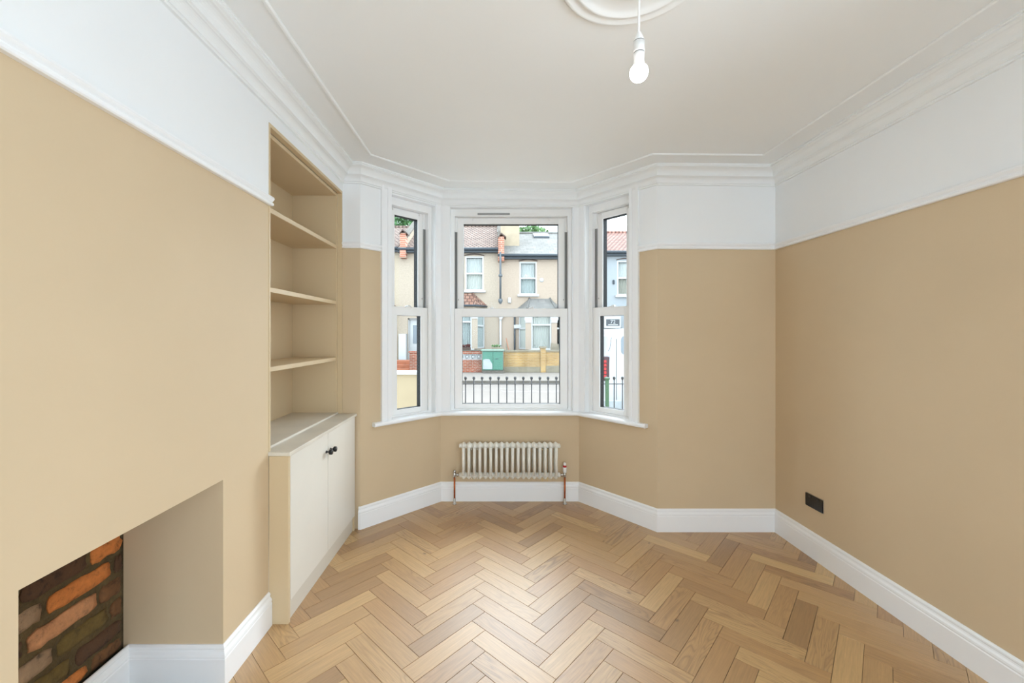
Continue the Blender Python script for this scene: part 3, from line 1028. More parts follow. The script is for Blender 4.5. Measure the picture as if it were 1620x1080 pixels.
# ================================================================== wall socket
so = empty('wall_outlet', (XR - .004, 2.66, .355))
tag(so, 'small black rectangular outlet plate low on the plain beige wall', 'socket')
def rrect(y0, y1, z0, z1, r, n=5):
    pts = []
    for cy, cz, a0 in ((y1 - r, z1 - r, 0), (y0 + r, z1 - r, H90), (y0 + r, z0 + r, math.pi), (y1 - r, z0 + r, 3 * H90)):
        for k in range(n + 1):
            a = a0 + H90 * k / n
            pts.append((cy + r * math.cos(a), cz + r * math.sin(a)))
    return pts
SY0, SY1, SZ0, SZ1 = 2.585, 2.731, .318, .404
MB().prism(rrect(SY0, SY1, SZ0, SZ1, .006), XR - .0045, XR, axes='yz').build('back_plate', 'plate_edge', so)
MB().prism(rrect(SY0 + .002, SY1 - .002, SZ0 + .002, SZ1 - .002, .005), XR - .0085, XR - .0045, axes='yz').build('face_plate', 'black_glass', so)
for yc in (SY0 + .040, SY1 - .040):
    MB().prism(rrect(yc - .010, yc + .010, SZ1 - .024, SZ1 - .010, .002), XR - .0105, XR - .0085, axes='yz').build('rocker_switch', 'black_metal', so)

# ================================================================== ceiling rose and pendant
RX, RYc = .48, 1.354
zc = HC + tilt(RX)
mb = MB()
mb.lathe([(.262, .006), (.262, -.010), (.255, -.016), (.246, -.016), (.238, -.010), (.226, -.010), (.220, -.014), (.212, -.022), (.203, -.022), (.197, -.015),
          (.180, -.012), (.13, -.012), (.120, -.018), (.110, -.026), (.098, -.028), (.088, -.024), (.06, -.024), (0, -.024)], (RX, RYc, zc), 96)
tag(mb.build('ceiling_rose', 'ceiling_paint'), 'round white plaster ceiling rose with stepped rings', 'ceiling rose')
pen = empty('pendant_light', (RX, RYc, zc - .024))
tag(pen, 'bare lit globe bulb hanging on a white cord', 'pendant lamp')
BZ = 2.309
mb = MB(); mb.lathe([(0, -.044), (.018, -.044), (.040, -.036), (.048, -.024)], (RX, RYc, zc), 32); mb.build('ceiling_cup', 'white_plastic', pen)
mb = MB(); mb.tube([(RX, RYc, zc - .04), (RX + .001, RYc, zc - .1), (RX - .001, RYc, BZ + .128)], .0036, 10); mb.build('cord', 'white_plastic', pen)
mb = MB(); mb.lathe([(.004, .134), (.007, .130), (.012, .118), (.0165, .106), (.0175, .1025)], (RX, RYc, BZ), 28); mb.build('holder_cap', 'white_plastic', pen)
mb = MB(); mb.lathe([(.0155, .1025), (.0155, .1005), (.0180, .1005), (.0185, .070), (.0185, .0660), (.0160, .0655)], (RX, RYc, BZ), 28); mb.build('lamp_holder', 'white_plastic', pen)
mb = MB(); mb.lathe([(.0160, .0655), (.0160, .0635), (.0175, .063), (.0170, .050), (.0165, .040), (.0175, .028), (.0205, .0208)], (RX, RYc, BZ), 28); mb.build('bulb_neck', 'white_plastic', pen)
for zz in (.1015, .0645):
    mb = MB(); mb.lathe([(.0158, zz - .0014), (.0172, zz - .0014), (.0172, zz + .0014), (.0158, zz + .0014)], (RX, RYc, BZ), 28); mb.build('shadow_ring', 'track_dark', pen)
mb = MB()
mb.lathe([(.0205, .0208)] + [(.0292 * math.sin(a), .0292 * math.cos(a)) for a in [math.radians(45 + 135 * k / 16) for k in range(17)]], (RX, RYc, BZ), 36)
mb.build('bulb', 'bulb_glow', pen)['label'] = 'glowing white globe bulb'

# ================================================================== outside: street and opposite terrace
GZ, RZ = -.30, -.42
def ground(name, x0, x1, y0, y1, z, m, label, cat, t=.3):
    tag(MB().box(x0, x1, y0, y1, z - t, z).build(name, m), label, cat, kind='structure')
ground('ground_front_garden', -12, 14, 3.80, 6.15, GZ, 'garden_bounce_stone', 'pale paved front garden in front of the bay', 'ground')
ground('pavement_near', -30, 34, 6.15, 7.75, GZ, 'paving', 'pale pavement just beyond the black railings', 'pavement')
ground('kerb_near', -30, 34, 7.75, 7.90, GZ + .002, 'kerb_stone', 'grey kerb along the near pavement', 'kerb')
ground('road', -30, 34, 7.90, 15.30, RZ, 'asphalt_pale', 'pale worn street between the two terraces', 'road')
ground('kerb_far', -30, 34, 15.30, 15.46, GZ + .002, 'kerb_stone', 'grey kerb on the far side of the street', 'kerb')
ground('pavement_far', -30, 34, 15.46, 18.60, GZ, 'paving', 'pale pavement in front of the garden walls opposite', 'pavement')
ground('ground_far_gardens', -30, 34, 18.60, 45, GZ - .02, 'garden_soil', 'small front gardens of the houses opposite', 'ground')
for x0, x1 in ((.3, 4.3), (-4.5, -.9), (5.4, 9.5)):
    tag(MB().box(x0, x1, 13.30, 13.40, RZ, RZ + .004).build('road_marking', 'road_line'),
        {.3: 'thin white road line beyond the centre railings', -4.5: 'thin white road line towards the left of the street', 5.4: 'thin white road line beyond the parked van'}[x0], 'road marking', group='road markings')

FY = 21.0
def house_window(h, x0, x1, z0, z1, y, cur, arch_=True, blind=None, frame_m='house_white', sill=True, rail=.5):
    """sash window in a facade plane at y (camera side is -y)"""
    w = MB()
    t = .07
    w.box(x0, x0 + t, y - .02, y + .08, z0, z1); w.box(x1 - t, x1, y - .02, y + .08, z0, z1)
    w.box(x0 + t, x1 - t, y - .02, y + .08, z1 - t, z1); w.box(x0 + t, x1 - t, y - .02, y + .08, z0, z0 + t)
    zr = z0 + (z1 - z0) * rail
    w.box(x0 + t, x1 - t, y - .03, y + .08, zr - .04, zr + .04)
    if sill: w.box(x0 - .10, x1 + .10, y - .14, y + .02, z0 - .10, z0)
    o = w.build('window', frame_m, h)
    MB().box(x0 + t, x1 - t, y + .025, y + .030, z0 + t, zr - .04).build('pane', 'window_glass', o)
    MB().box(x0 + t, x1 - t, y + .045, y + .050, zr + .04, z1 - t).build('pane', 'window_glass', o)
    # pleated curtain behind the glass
    n = int((x1 - x0) / .05)
    def cu(a, b, m, nm):
        vs_, fs = [], []
        for k in range(n + 1):
            x = x0 + t + (x1 - x0 - 2 * t) * k / n
            yy = y + .13 + (.03 if k % 2 else 0)
            vs_ += [(x, yy, a), (x, yy, b)]
        for k in range(n): fs.append((2 * k, 2 * k + 2, 2 * k + 3, 2 * k + 1))
        MB().add(vs_, fs).build(nm, m, o)
    if blind:
        cu(z0 + t, zr, cur, 'curtain'); cu(zr, z1 - t, blind, 'blind')
    else:
        cu(z0 + t, z1 - t, cur, 'curtain')
    MB().box(x0, x1, y + .2, y + .22, z0, z1).build('room_dark', 'van_glass', o)
    if arch_:
        m = MB()
        pts = [(x0 - .04 + (x1 - x0 + .08) * k / 8, z1 + .02 + .07 * math.sin(math.pi * k / 8)) for k in range(9)]
        m.prism(pts + [(x, z + .05) for x, z in pts[::-1]], y - .05, y + .02, axes='xz')
        m.build('lintel', 'dark_wood', o)
        m = MB(); m.prism([(x0, z1 - .01)] + pts[1:-1] + [(x1, z1 - .01)], y - .01, y + .05, axes='xz'); m.build('arch_panel', frame_m, o)


def facade(h, x0, x1, z1, holes, m):
    """front wall slab with real openings"""
    xs = sorted({x0, x1} | {a for hl in holes for a in hl[:2]})
    mb = MB()
    for a, b in zip(xs[:-1], xs[1:]):
        cuts = sorted([(hl[2], hl[3]) for hl in holes if hl[0] <= a + 1e-6 and hl[1] >= b - 1e-6])
        z = GZ - .1
        for c, d in cuts:
            if c > z: mb.box(a, b, FY, FY + .3, z, c)
            z = d
        if z < z1: mb.box(a, b, FY, FY + .3, z, z1)
    return mb.build('front_wall', m, h)


def roof(h, x0, x1, ze, zr, m, yr=24.8):
    mb = MB()
    mb.add([(x0, FY - .28, ze), (x1, FY - .28, ze), (x1, yr, zr), (x0, yr, zr), (x0, 2 * yr - FY, ze), (x1, 2 * yr - FY, ze),
            (x0, FY - .28, ze - .08), (x1, FY - .28, ze - .08), (x1, 2 * yr - FY, ze - .08), (x0, 2 * yr - FY, ze - .08)],
           [(0, 1, 2, 3), (3, 2, 5, 4), (6, 9, 8, 7), (0, 6, 7, 1), (0, 3, 4, 9, 6), (1, 7, 8, 5, 2), (4, 5, 8, 9)])
    o = mb.build('roof', m, h)
    rg = MB(); rg.tube([(x0, yr, zr), (x1, yr, zr)], .10, 8); rg.build('ridge', m, o)
    return o


def gutter(h, x0, x1, z):
    mb = MB()
    mb.tube([(x0, FY - .33, z), (x1, FY - .33, z)], .075, 10); mb.box(x0, x1, FY - .26, FY, z - .16, z - .02)
    mb.build('gutter', 'gutter_dark', h)


def bay(h, xa, xb, xc, xd, zb, zt, zroof, wm, rm, cur, frame_m='house_white', py=.70):
    """canted ground-floor bay: splay xa-xb, front xb-xc, splay xc-xd"""
    yf = FY - py
    b = MB()
    out = [(xa, FY), (xb, yf), (xc, yf), (xd, FY)]
    b.prism(out, GZ - .1, zb)                                        # base
    b.prism(out, zt, zt + .28)                                       # lintel band
    for (p, q, wdt) in (((xb, yf), (xb, yf), .26), ((xc, yf), (xc, yf), .26)):
        s = -1 if p[0] == xb else 1
        b.prism([(p[0] - .14, yf - .02), (p[0] + .14, yf - .02), (p[0] + .14 - (s > 0) * .06, yf + .2), (p[0] - .14 + (s < 0) * .06, yf + .2)], zb, zt)
    bo = b.build('bay', wm, h)
    for px in (xb, xc):
        c = MB(); c.box(px - .19, px + .19, yf - .06, yf + .12, zt - .30, zt - .02); c.box(px - .15, px + .15, yf - .05, yf + .12, zt - .42, zt - .30)
        c.build('capital', 'house_white', bo)
    rf = MB()
    o = .12
    rf.add([(xa - o, FY, zt + .28), (xb - o * .5, yf - o, zt + .28), (xc + o * .5, yf - o, zt + .28), (xd + o, FY, zt + .28),
            (xb + .12, FY + .02, zroof), (xc - .12, FY + .02, zroof),
            (xa - o, FY, zt + .22), (xb - o * .5, yf - o, zt + .22), (xc + o * .5, yf - o, zt + .22), (xd + o, FY, zt + .22)],
           [(0, 1, 4), (1, 2, 5, 4), (2, 3, 5), (0, 6, 7, 1), (1, 7, 8, 2), (2, 8, 9, 3), (6, 9, 8, 7), (0, 4, 5, 3, 9, 6)])
    ro = rf.build('bay_roof', rm, bo)
    for a, e in (((xb - o * .5, yf - o, zt + .29), (xb + .12, FY, zroof + .01)), ((xc + o * .5, yf - o, zt + .29), (xc - .12, FY, zroof + .01))):
        hp = MB(); hp.tube([a, e], .045, 8); hp.build('hip', rm, ro)
    gt = MB(); gt.tube([(xa - .1, FY - .05, zt + .22), (xb - .08, yf - .16, zt + .22), (xc + .08, yf - .16, zt + .22), (xd + .1, FY - .05, zt + .22)], .05, 8)
    gt.build('bay_gutter', 'gutter_dark', bo)
    house_window(h, xb + .14, xc - .14, zb, zt, yf + .04, cur, False, None, frame_m, True, .70 if frame_m == 'house_white' else .6)
    # splayed side windows
    for (p, q) in (((xa, FY), (xb, yf)), ((xc, yf), (xd, FY))):
        P, Q = Vector(p), Vector(q)
        d = (Q - P).normalized(); nrm = Vector((d.y, -d.x))
        L_ = (Q - P).length
        def seg(mb, u0, u1, z0, z1, w0, w1):
            k = [P + d * u0 + nrm * w0, P + d * u1 + nrm * w0, P + d * u1 + nrm * w1, P + d * u0 + nrm * w1]
            mb.prism([(v.x, v.y) for v in k], z0, z1)
        w = MB(); a, e = .06, L_ - .06
        seg(w, a, a + .06, zb, zt, -.06, .02); seg(w, e - .06, e, zb, zt, -.06, .02); seg(w, a, e, zt - .07, zt, -.06, .02); seg(w, a, e, zb, zb + .07, -.06, .02)
        zz = zb + (zt - zb) * .6
        seg(w, a, e, zz - .04, zz + .04, -.06, .02)
        wo = w.build('window', frame_m, h)
        g_ = MB(); seg(g_, a + .06, e - .06, zb + .07, zt - .07, -.03, -.025); g_.build('pane', 'window_glass', wo)
        g_ = MB(); seg(g_, a + .06, e - .06, zb + .07, zt - .07, -.055, -.045); g_.build('curtain', cur, wo)


def terrace(x0, x1, wm, ze, zr, rm, label, wins, extra_holes=()):
    h = empty('terraced_house', ((x0 + x1) / 2, FY + 2, GZ))
    tag(h, label, 'house', 'terraced houses across the street')
    holes = [(w[0], w[1], w[2], w[3]) for w in wins] + list(extra_holes)
    facade(h, x0, x1, ze - .02, holes, wm)
    MB().box(x0 + .02, x1 - .02, FY + .35, FY + 7.2, GZ - .1, ze - .06).build('rear_block', wm, h)
    for w in wins: house_window(h, *w)
    roof(h, x0, x1, ze, zr, rm)
    gutter(h, x0, x1, ze - .06)
    return h


# pink-grey pebbledash house with the slate roof lies right of this one
hA = terrace(-4.80, .25, 'pebbledash', 5.78, 7.93, 'brown_tile', 'pebbledashed terraced house with brown tiled roof behind the green street cabinet',
             [(-1.42, -.48, 3.66, 5.40, FY + .02, 'curtain_white', True, 'house_white'), (-3.75, -2.81, 3.66, 5.40, FY + .02, 'curtain_white', True, 'house_white')],
             [(-4.35, -3.35, GZ, 2.25)])
bay(hA, -3.05, -2.60, -.90, -.42, .72, 2.62, 3.55, 'pebbledash', 'bay_tile', 'curtain_blue')
hB = terrace(.25, 5.40, 'pebbledash_pink', 5.46, 7.50, 'grey_slate', 'pinkish pebbledashed terraced house with grey slate roof and skylight',
             [(1.35, 2.23, 3.46, 5.12, FY + .02, 'curtain_blue', True, 'house_white'), (3.65, 4.53, 3.46, 5.12, FY + .02, 'curtain_blue', True, 'house_white')])
bay(hB, 1.30, 1.74, 3.02, 3.46, .68, 2.42, 3.26, 'pebbledash_pink', 'grey_slate', 'curtain_white')
hC = terrace(5.40, 10.4, 'blue_render', 5.62, 7.55, 'red_tile', 'pale blue rendered terraced house with red tiled roof behind the van',
             [(6.33, 7.25, 3.42, 5.18, FY + .02, 'curtain_tan', True, 'house_white'), (8.6, 9.5, 3.42, 5.18, FY + .02, 'curtain_white', True, 'house_white')],
             [(5.75, 6.55, GZ, 1.80)])
bay(hC, 7.0, 7.4, 8.9, 9.3, .7, 2.4, 3.2, 'blue_render', 'grey_slate', 'curtain_white')
hD = terrace(-9.80, -4.80, 'pebbledash_cream', 5.82, 7.87, 'brown_tile', 'cream pebbledashed terraced house with dark wooden bay window frames',
             [(-6.6, -5.7, 3.66, 5.40, FY + .02, 'curtain_white', True, 'house_white'), (-8.8, -7.9, 3.66, 5.40, FY + .02, 'curtain_white', True, 'house_white')])
bay(hD, -7.45, -7.0, -5.48, -5.03, .55, 2.55, 3.4, 'pebbledash_cream', 'bay_tile', 'curtain_tan', 'dark_wood')

# skylight on the slate roof
sl = MB()
ang = math.atan2(7.50 - 5.46, 24.8 - 20.72)
def on_roof(y, off): return 5.46 + (y - 20.72) * math.tan(ang) + off
sl.add([(x, y, on_roof(y, o_)) for o_ in (-.05, .10) for y in (23.75, 24.45) for x in (2.36, 3.26)],
       [(0, 2, 3, 1), (4, 5, 7, 6), (0, 1, 5, 4), (2, 6, 7, 3), (0, 4, 6, 2), (1, 3, 7, 5)])
so_ = sl.build('skylight', 'gutter_dark', hB)
MB().add([(x, y, on_roof(y, .105)) for y in (23.80, 24.40) for x in (2.42, 3.20)], [(0, 1, 3, 2)]).add(
    [(x, y, on_roof(y, .115)) for y in (23.80, 24.40) for x in (2.42, 3.20)], [(0, 1, 3, 2)]).build('skylight_pane', 'bare_metal', so_)

# party-wall upstands, brick corbels and chimney
def party(h, x, zb, zt, cap=True):
    p = MB()
    p.prism([(FY + .1, zb - .3), (FY + .1, zb + .55), (24.8, zt + .35), (24.8, zt - .5)], x - .10, x + .12, axes='yz')
    po = p.build('party_wall', 'pebbledash_cream', h)
    cp = MB(); cp.prism([(FY, zb + .53), (FY, zb + .62), (24.8, zt + .44), (24.8, zt + .35)], x - .15, x + .17, axes='yz'); cp.build('coping', 'kerb_stone', po)
    s = MB(); s.box(x - .14, x + .16, FY - .36, FY + .1, zb - .52, zb + .72)
    st = s.build('corbel', 'orange_brick', h)
    c = MB(); c.prism([(x - .145, zb + .70), (x + .01, zb + .90), (x + .26, zb + .70), (x + .26, zb + .64), (x + .01, zb + .82), (x - .145, zb + .64)], FY - .42, FY + .1, axes='xz')
    c.build('corbel_cap', 'dark_wood', st)
party(hA, -4.54, 5.80, 7.95)
party(hB, .40, 5.62, 7.6)
ch = MB(); ch.box(.42, 1.42, 22.2, 23.1, 6.0, 9.9); ch.box(.36, 1.48, 22.14, 23.16, 9.9, 10.1)
co = ch.build('chimney_stack', 'chimney_render', hB)
for x in (.62, .92, 1.22):
    p = MB(); p.lathe([(.11, 10.1), (.09, 10.55), (.12, 10.6), (.10, 10.6), (.08, 10.2)], (x, 22.65, 0), 14); p.build('chimney_pot', 'terracotta', co)

# downpipes
dp = MB(); dp.tube([(.37, FY - .33, 5.55), (.37, FY - .40, 5.2), (.37, FY - .40, 3.15)], .055, 10); dp.lathe([(.06, 0), (.10, .02), (.10, .12), (.06, .14)], (.37, FY - .40, 4.30), 12)
dp.lathe([(.04, -.10), (.10, 0), (.11, .14), (.06, .16)], (.37, FY - .40, 3.05), 12)
dp.build('downpipe', 'pipe_grey', hB)
dp = MB(); dp.tube([(.38, FY - .07, GZ), (.38, FY - .07, 2.2)], .055, 10); dp.prism([(.33, 2.18), (.43, 2.18), (.62, 2.45), (.26, 2.45)], FY - .16, FY, axes='xz')
dp.build('waste_pipe', 'house_white', hB)
dp = MB(); dp.tube([(1.10, FY - .07, GZ), (1.10, FY - .07, 2.35)], .045, 10); dp.build('downpipe', 'gutter_dark', hB)
# alarm box, vent and lamp
MB().bbox(.76, .92, FY - .10, FY, 3.02, 3.30, .03).build('alarm_box', 'house_white', hB)
MB().lathe([(0, FY - .03), (.10, FY - .03), (.11, FY)], (2.48, 0, 4.20), 20, axis='y').build('vent', 'house_white', hB)
MB().bbox(6.10, 6.19, FY - .09, FY, 3.98, 4.20, .02).build('wall_lamp', 'gutter_dark', hC)
MB().bbox(1.06, 1.62, FY - .12, FY, 1.72, 1.92, .02).build('meter_box', 'house_white', hB)

def front_door(h, x0, x1, z0, z1):
    d = MB(); d.bbox(x0 + .06, x1 - .06, FY + .20, FY + .25, z0, z1 - .06, .004); do = d.build('door', 'house_white', h)
    f = MB(); f.box(x0, x0 + .06, FY + .1, FY + .26, z0, z1); f.box(x1 - .06, x1, FY + .1, FY + .26, z0, z1); f.box(x0, x1, FY + .1, FY + .26, z1 - .06, z1); f.build('door_frame', 'house_white', do)
    MB().box(x0 + .22, x1 - .22, FY + .19, FY + .2, z0 + 1.15, z1 - .35).build('door_pane', 'van_glass', do)
    MB().bbox(x1 - .16, x1 - .12, FY + .15, FY + .2, z0 + .95, z0 + 1.1, .005).build('door_handle', 'gutter_dark', do)
front_door(hA, -4.35, -3.35, GZ + .1, 2.25)
front_door(hC, 5.75, 6.55, GZ + .1, 1.80)
MB().box(-4.74, -4.37, FY - .35, FY, GZ, 1.45).build('porch_pier', 'house_white', hA)

# house number plate
sg = empty('house_sign', (6.10, FY - .03, 2.03)); tag(sg, 'grey number plate reading 72 on a white board on the blue house', 'sign')
MB().bbox(5.66, 6.52, FY - .045, FY, 1.74, 2.34, .01).build('board', 'house_white', sg)
MB().bbox(5.76, 6.44, FY - .060, FY - .045, 1.86, 2.20, .005).build('plate', 'sign_grey', sg)
def text(body, size, loc, m, parent, name):
    cu = bpy.data.curves.new(name, 'FONT'); cu.body = body; cu.size = size; cu.align_x = 'CENTER'; cu.extrude = .004
    t = bpy.data.objects.new(name, cu); link(t)
    me = bpy.data.meshes.new_from_object(t.evaluated_get(bpy.context.evaluated_depsgraph_get()))
    bpy.data.objects.remove(t, do_unlink=True)
    me.materials.clear(); me.materials.append(M[m])
    o = bpy.data.objects.new(name, me); link(o); o.parent = parent
    pl = Vector(parent.location)
    o.location = (loc[0] - pl.x, loc[1] - pl.y, loc[2] - pl.z); o.rotation_euler = (H90, 0, 0)
    return o
text('72', .27, (6.10, FY - .064, 1.975), 'house_white', sg, 'number')
MB().box(5.86, 6.36, FY - .066, FY - .060, 1.895, 1.935).build('lettering_line', 'house_white', sg)

# garden walls opposite
gw = empty('garden_wall', (3.3, 18.75, GZ)); tag(gw, 'yellow stock brick garden wall with piers right of the green cabinet', 'garden wall')
MB().box(.49, 6.6, 18.70, 18.92, GZ, .64).build('wall_body', 'yellow_brick', gw)
MB().box(.49, 2.16, 18.66, 18.96, .64, .71).box(2.39, 4.5, 18.66, 18.96, .64, .71).box(4.73, 6.6, 18.66, 18.96, .64, .71).build('coping', 'weathered_wood', gw)
MB().box(.49, 2.16, 18.685, 18.70, GZ, -.04).box(2.39, 6.6, 18.685, 18.70, GZ, -.0).build('plinth_course', 'weathered_wood', gw)
for x in (2.16, 4.50):
    p = MB().box(x, x + .23, 18.64, 18.98, GZ, .80).build('pier', 'yellow_brick', gw)
    MB().box(x - .03, x + .26, 18.61, 19.01, .80, .88).build('pier_cap', 'weathered_wood', p)
rw = empty('garden_wall', (-1.6, 18.75, GZ)); tag(rw, 'red brick garden wall with white pierced blocks left of the green cabinet', 'garden wall')
MB().box(-2.70, -.52, 18.70, 18.92, GZ, .27).box(-2.70, -.52, 18.70, 18.92, .53, .68).build('wall_body', 'red_brick', rw)
MB().box(-2.74, -.48, 18.67, 18.95, .68, .72).build('coping', 'kerb_stone', rw)
blk = None
for k in range(8):
    x = -2.66 + .27 * k
    if blk is None:
        b = MB()
        s = .26
        for (a0, a1, z0, z1) in ((0, s, 0, .025), (0, s, s - .025, s), (0, .025, .025, s - .025), (s - .025, s, .025, s - .025)): b.box(a0, a1, 0, .1, z0, z1)
        for t0, t1 in (((.02, .02), (.24, .24)), ((.24, .02), (.02, .24)), ((.13, .02), (.13, .24)), ((.02, .13), (.24, .13))):
            dx, dz = t1[0] - t0[0], t1[1] - t0[1]; l_ = math.hypot(dx, dz); nx, nz = -dz / l_ * .016, dx / l_ * .016
            b.prism([(t0[0] + nx, t0[1] + nz), (t1[0] + nx, t1[1] + nz), (t1[0] - nx, t1[1] - nz), (t0[0] - nx, t0[1] - nz)], .01, .09, axes='xz')
        b.lathe([(0, .0), (.045, .0), (.045, .1), (0, .1)], (s / 2, 0, s / 2), 10, axis='y')
        blk = b.build('pierced_block', 'house_white', rw, local=True)
    else:
        blk_ = blk.copy(); link(blk_); blk_.parent = rw
        blk_.location = (x + 1.6, 18.74 - 18.75, .27 - GZ); continue
    blk.location = (x + 1.6, 18.74 - 18.75, .27 - GZ)
MB().box(-2.70, -.52, 18.86, 18.90, .27, .53).build('dark_backing', 'gutter_dark', rw)  # dark sheet behind the openings of the pierced blocks
bp = MB().box(-3.78, -3.40, 18.62, 18.98, GZ, .60).box(-3.82, -3.36, 18.58, 19.02, .60, .66).build('gate_pier', 'red_brick')
tag(bp, 'short red brick gate pier before the white front door', 'pier')
stp = empty('garden_steps', (-4.4, 18.9, GZ)); tag(stp, 'low terracotta tiled steps beside the brick gate pier', 'steps')
for k in range(3):
    MB().bbox(-5.3, -3.80, 18.70 + .35 * k, 20.2, GZ + .16 * k, GZ + .16 * (k + 1), .01).build('step', 'terracotta', stp)
MB().bbox(-5.45, -5.30, 18.7, 20.2, GZ, .28, .01).build('side_kerb', 'weathered_wood', stp)
lw = MB().box(-9.5, -5.5, 18.70, 18.90, GZ, .35).box(-9.5, -5.5, 18.66, 18.94, .35, .42).build('garden_wall', 'house_white')
tag(lw, 'low white garden wall at the far left of the street', 'garden wall')

# street cabinet
sc_ = empty('street_cabinet', (-.01, 18.42, GZ)); tag(sc_, 'green metal street cabinet with scraped pale patch against the garden walls', 'street cabinet')
MB().bbox(-.47, .44, 18.22, 18.60, GZ + .14, .68, .012).build('body', 'green_cabinet', sc_)
MB().bbox(-.53, .50, 18.16, 18.64, .68, .76, .02).build('lid', 'green_lid', sc_)
MB().box(-.45, .47, 18.24, 18.60, GZ, GZ + .14).build('plinth', 'kerb_stone', sc_)
for x0, x1 in ((-.45, -.012), (.012, .43)):
    dd = MB().bbox(x0, x1, 18.200, 18.222, GZ + .17, .66, .006).build('door', 'green_cabinet', sc_)
    if x0 < 0:
        MB().prism([(-.44, -.11), (-.03, -.11), (-.03, .12), (-.18, .34), (-.34, .34), (-.44, .30)], 18.197, 18.2005, axes='xz').build('scraped_patch', 'bare_metal', dd)
    else:
        MB().bbox(.10, .24, 18.188, 18.202, .33, .36, .004).build('handle', 'gutter_dark', dd)

# planters and garden oddments
def leaf_blob(n, c, r, m, seed, size, parent, name):
    rnd = random.Random(seed); mb = MB()
    for _ in range(n):
        d = Vector((rnd.gauss(0, 1), rnd.gauss(0, 1), rnd.gauss(0, 1))).normalized() * rnd.random() ** .4
        p = Vector(c) + Vector((d.x * r[0], d.y * r[1], d.z * r[2]))
        a = Vector((rnd.gauss(0, 1), rnd.gauss(0, 1), rnd.gauss(0, 1))).normalized()
        b = a.cross(Vector((rnd.gauss(0, 1), rnd.gauss(0, 1), rnd.gauss(0, 1)))).normalized()
        s = size * rnd.uniform(.6, 1.4)
        mb.add([p - a * s, p + b * s * .5, p + a * s, p - b * s * .5], [(0, 1, 2, 3)])
    o = mb.build(name, m, parent)
    return o
pl = empty('flower_planter', (-1.2, 18.8, .72)); tag(pl, 'dark planter of reddish flowers on the red brick wall', 'planter')
MB().bbox(-1.42, -1.02, 18.72, 18.90, .72, .84, .01).build('trough', 'dark_wood', pl)
leaf_blob(120, (-1.22, 18.81, .90), (.22, .09, .09), 'plant_red', 3, .05, pl, 'foliage')['kind'] = 'stuff'
pl = empty('flower_planter', (.15, 18.95, .72)); tag(pl, 'low pale planter behind the green cabinet lid', 'planter')
MB().bbox(-.05, .46, 18.85, 19.02, .60, .84, .01).build('trough', 'weathered_wood', pl)
leaf_blob(100, (.14, 18.93, .90), (.24, .08, .06), 'leaf_light', 5, .05, pl, 'foliage')['kind'] = 'stuff'
pn = empty('wooden_panel', (3.0, 19.4, GZ)); tag(pn, 'weathered slatted wooden panel leaning behind the yellow wall', 'panel')
for k in range(7):
    MB().box(2.72 + .1 * k, 2.80 + .1 * k, 19.40, 19.43, GZ, 1.02 - .015 * k).build('slat', 'weathered_wood', pn)
MB().box(2.70, 3.42, 19.43, 19.46, .75, .82).build('batten', 'weathered_wood', pn)
st_ = MB().tube([(.98, 19.6, GZ), (.62, 19.6, 1.25)], .02, 6).build('garden_stick', 'terracotta'); tag(st_, 'thin reddish stick leaning behind the yellow wall', 'stick')
st_ = MB().bbox(.62, .72, 19.8, 19.9, GZ, 1.05, .01).build('garden_post', 'weathered_wood'); tag(st_, 'short wooden post behind the yellow wall', 'post')

# front railings of the house itself
rl = empty('front_railing', (1.1, 6.0, GZ)); tag(rl, 'black iron front railing with ball-topped bars outside the bay', 'railing')
bar = None
for k in range(-3, 32):
    x = -.401 + .1204 * k
    if bar is None:
        b = MB(); b.tube([(0, 0, .02), (0, 0, 1.085)], .0085, 8); b.lathe([(0, 1.080), (.012, 1.083), (.019, 1.095), (.021, 1.106), (.019, 1.118), (.011, 1.127), (0, 1.129)], (0, 0, 0), 10)
        bar = b.build('bar', 'rail_black', rl, local=True); bar.location = (x - 1.1, 0, 0)
    else:
        c = bar.copy(); link(c); c.parent = rl; c.location = (x - 1.1, 0, 0)
for z in (.722, .0):
    MB().box(-.80, 3.40, 5.985, 6.015, z - .006, z + .006).build('rail', 'rail_black', rl)
MB().box(-.84, 3.44, 5.90, 6.10, GZ, GZ + .10).build('plinth', 'kerb_stone', rl)
gp = MB().bbox(1.60, 1.645, 5.83, 5.875, GZ, .80, .004).bbox(1.59, 1.655, 5.82, 5.885, .80, .83, .006).build('fence_post', 'green_post'); tag(gp, 'slim green post in front of the black railing', 'post')
cw = empty('rendered_wall', (-1.75, 5.5, GZ)); tag(cw, 'cream rendered garden wall with white coping left of the railing', 'garden wall')
MB().box(-2.9, -.93, 5.42, 5.62, GZ, .915).build('wall_body', 'sand_render', cw)
MB().bbox(-2.93, -.90, 5.38, 5.66, .915, .950, .006).build('coping', 'house_white', cw)

# parked van (rear end to the left)
vn = empty('parked_van', (4.3, 9.2, RZ)); tag(vn, 'white panel van parked beyond the railing, its rear with red tail light', 'van')
vy0, vy1 = 8.35, 10.15
side = [(2.26, -.12), (2.24, .20), (2.27, .55), (2.30, 1.0), (2.36, 1.40), (2.44, 1.52), (2.60, 1.56), (4.6, 1.58), (5.0, 1.50), (5.55, .85), (6.35, .66), (6.55, .45), (6.58, -.10)]
def arch_pts(cx, r=.40):
    return [(cx + r * math.cos(t), -.10 + r * math.sin(t)) for t in [math.pi * k / 10 for k in range(11)]]
prof_ = side + arch_pts(5.75) + arch_pts(3.05)
bm = bmesh.new()
vts = [[bm.verts.new((x, y, z)) for x, z in prof_] for y in (vy0, vy1)]
bm.faces.new(vts[0][::-1]); bm.faces.new(vts[1])
for i in range(len(prof_)):
    j = (i + 1) % len(prof_)
    bm.faces.new((vts[0][i], vts[0][j], vts[1][j], vts[1][i]))
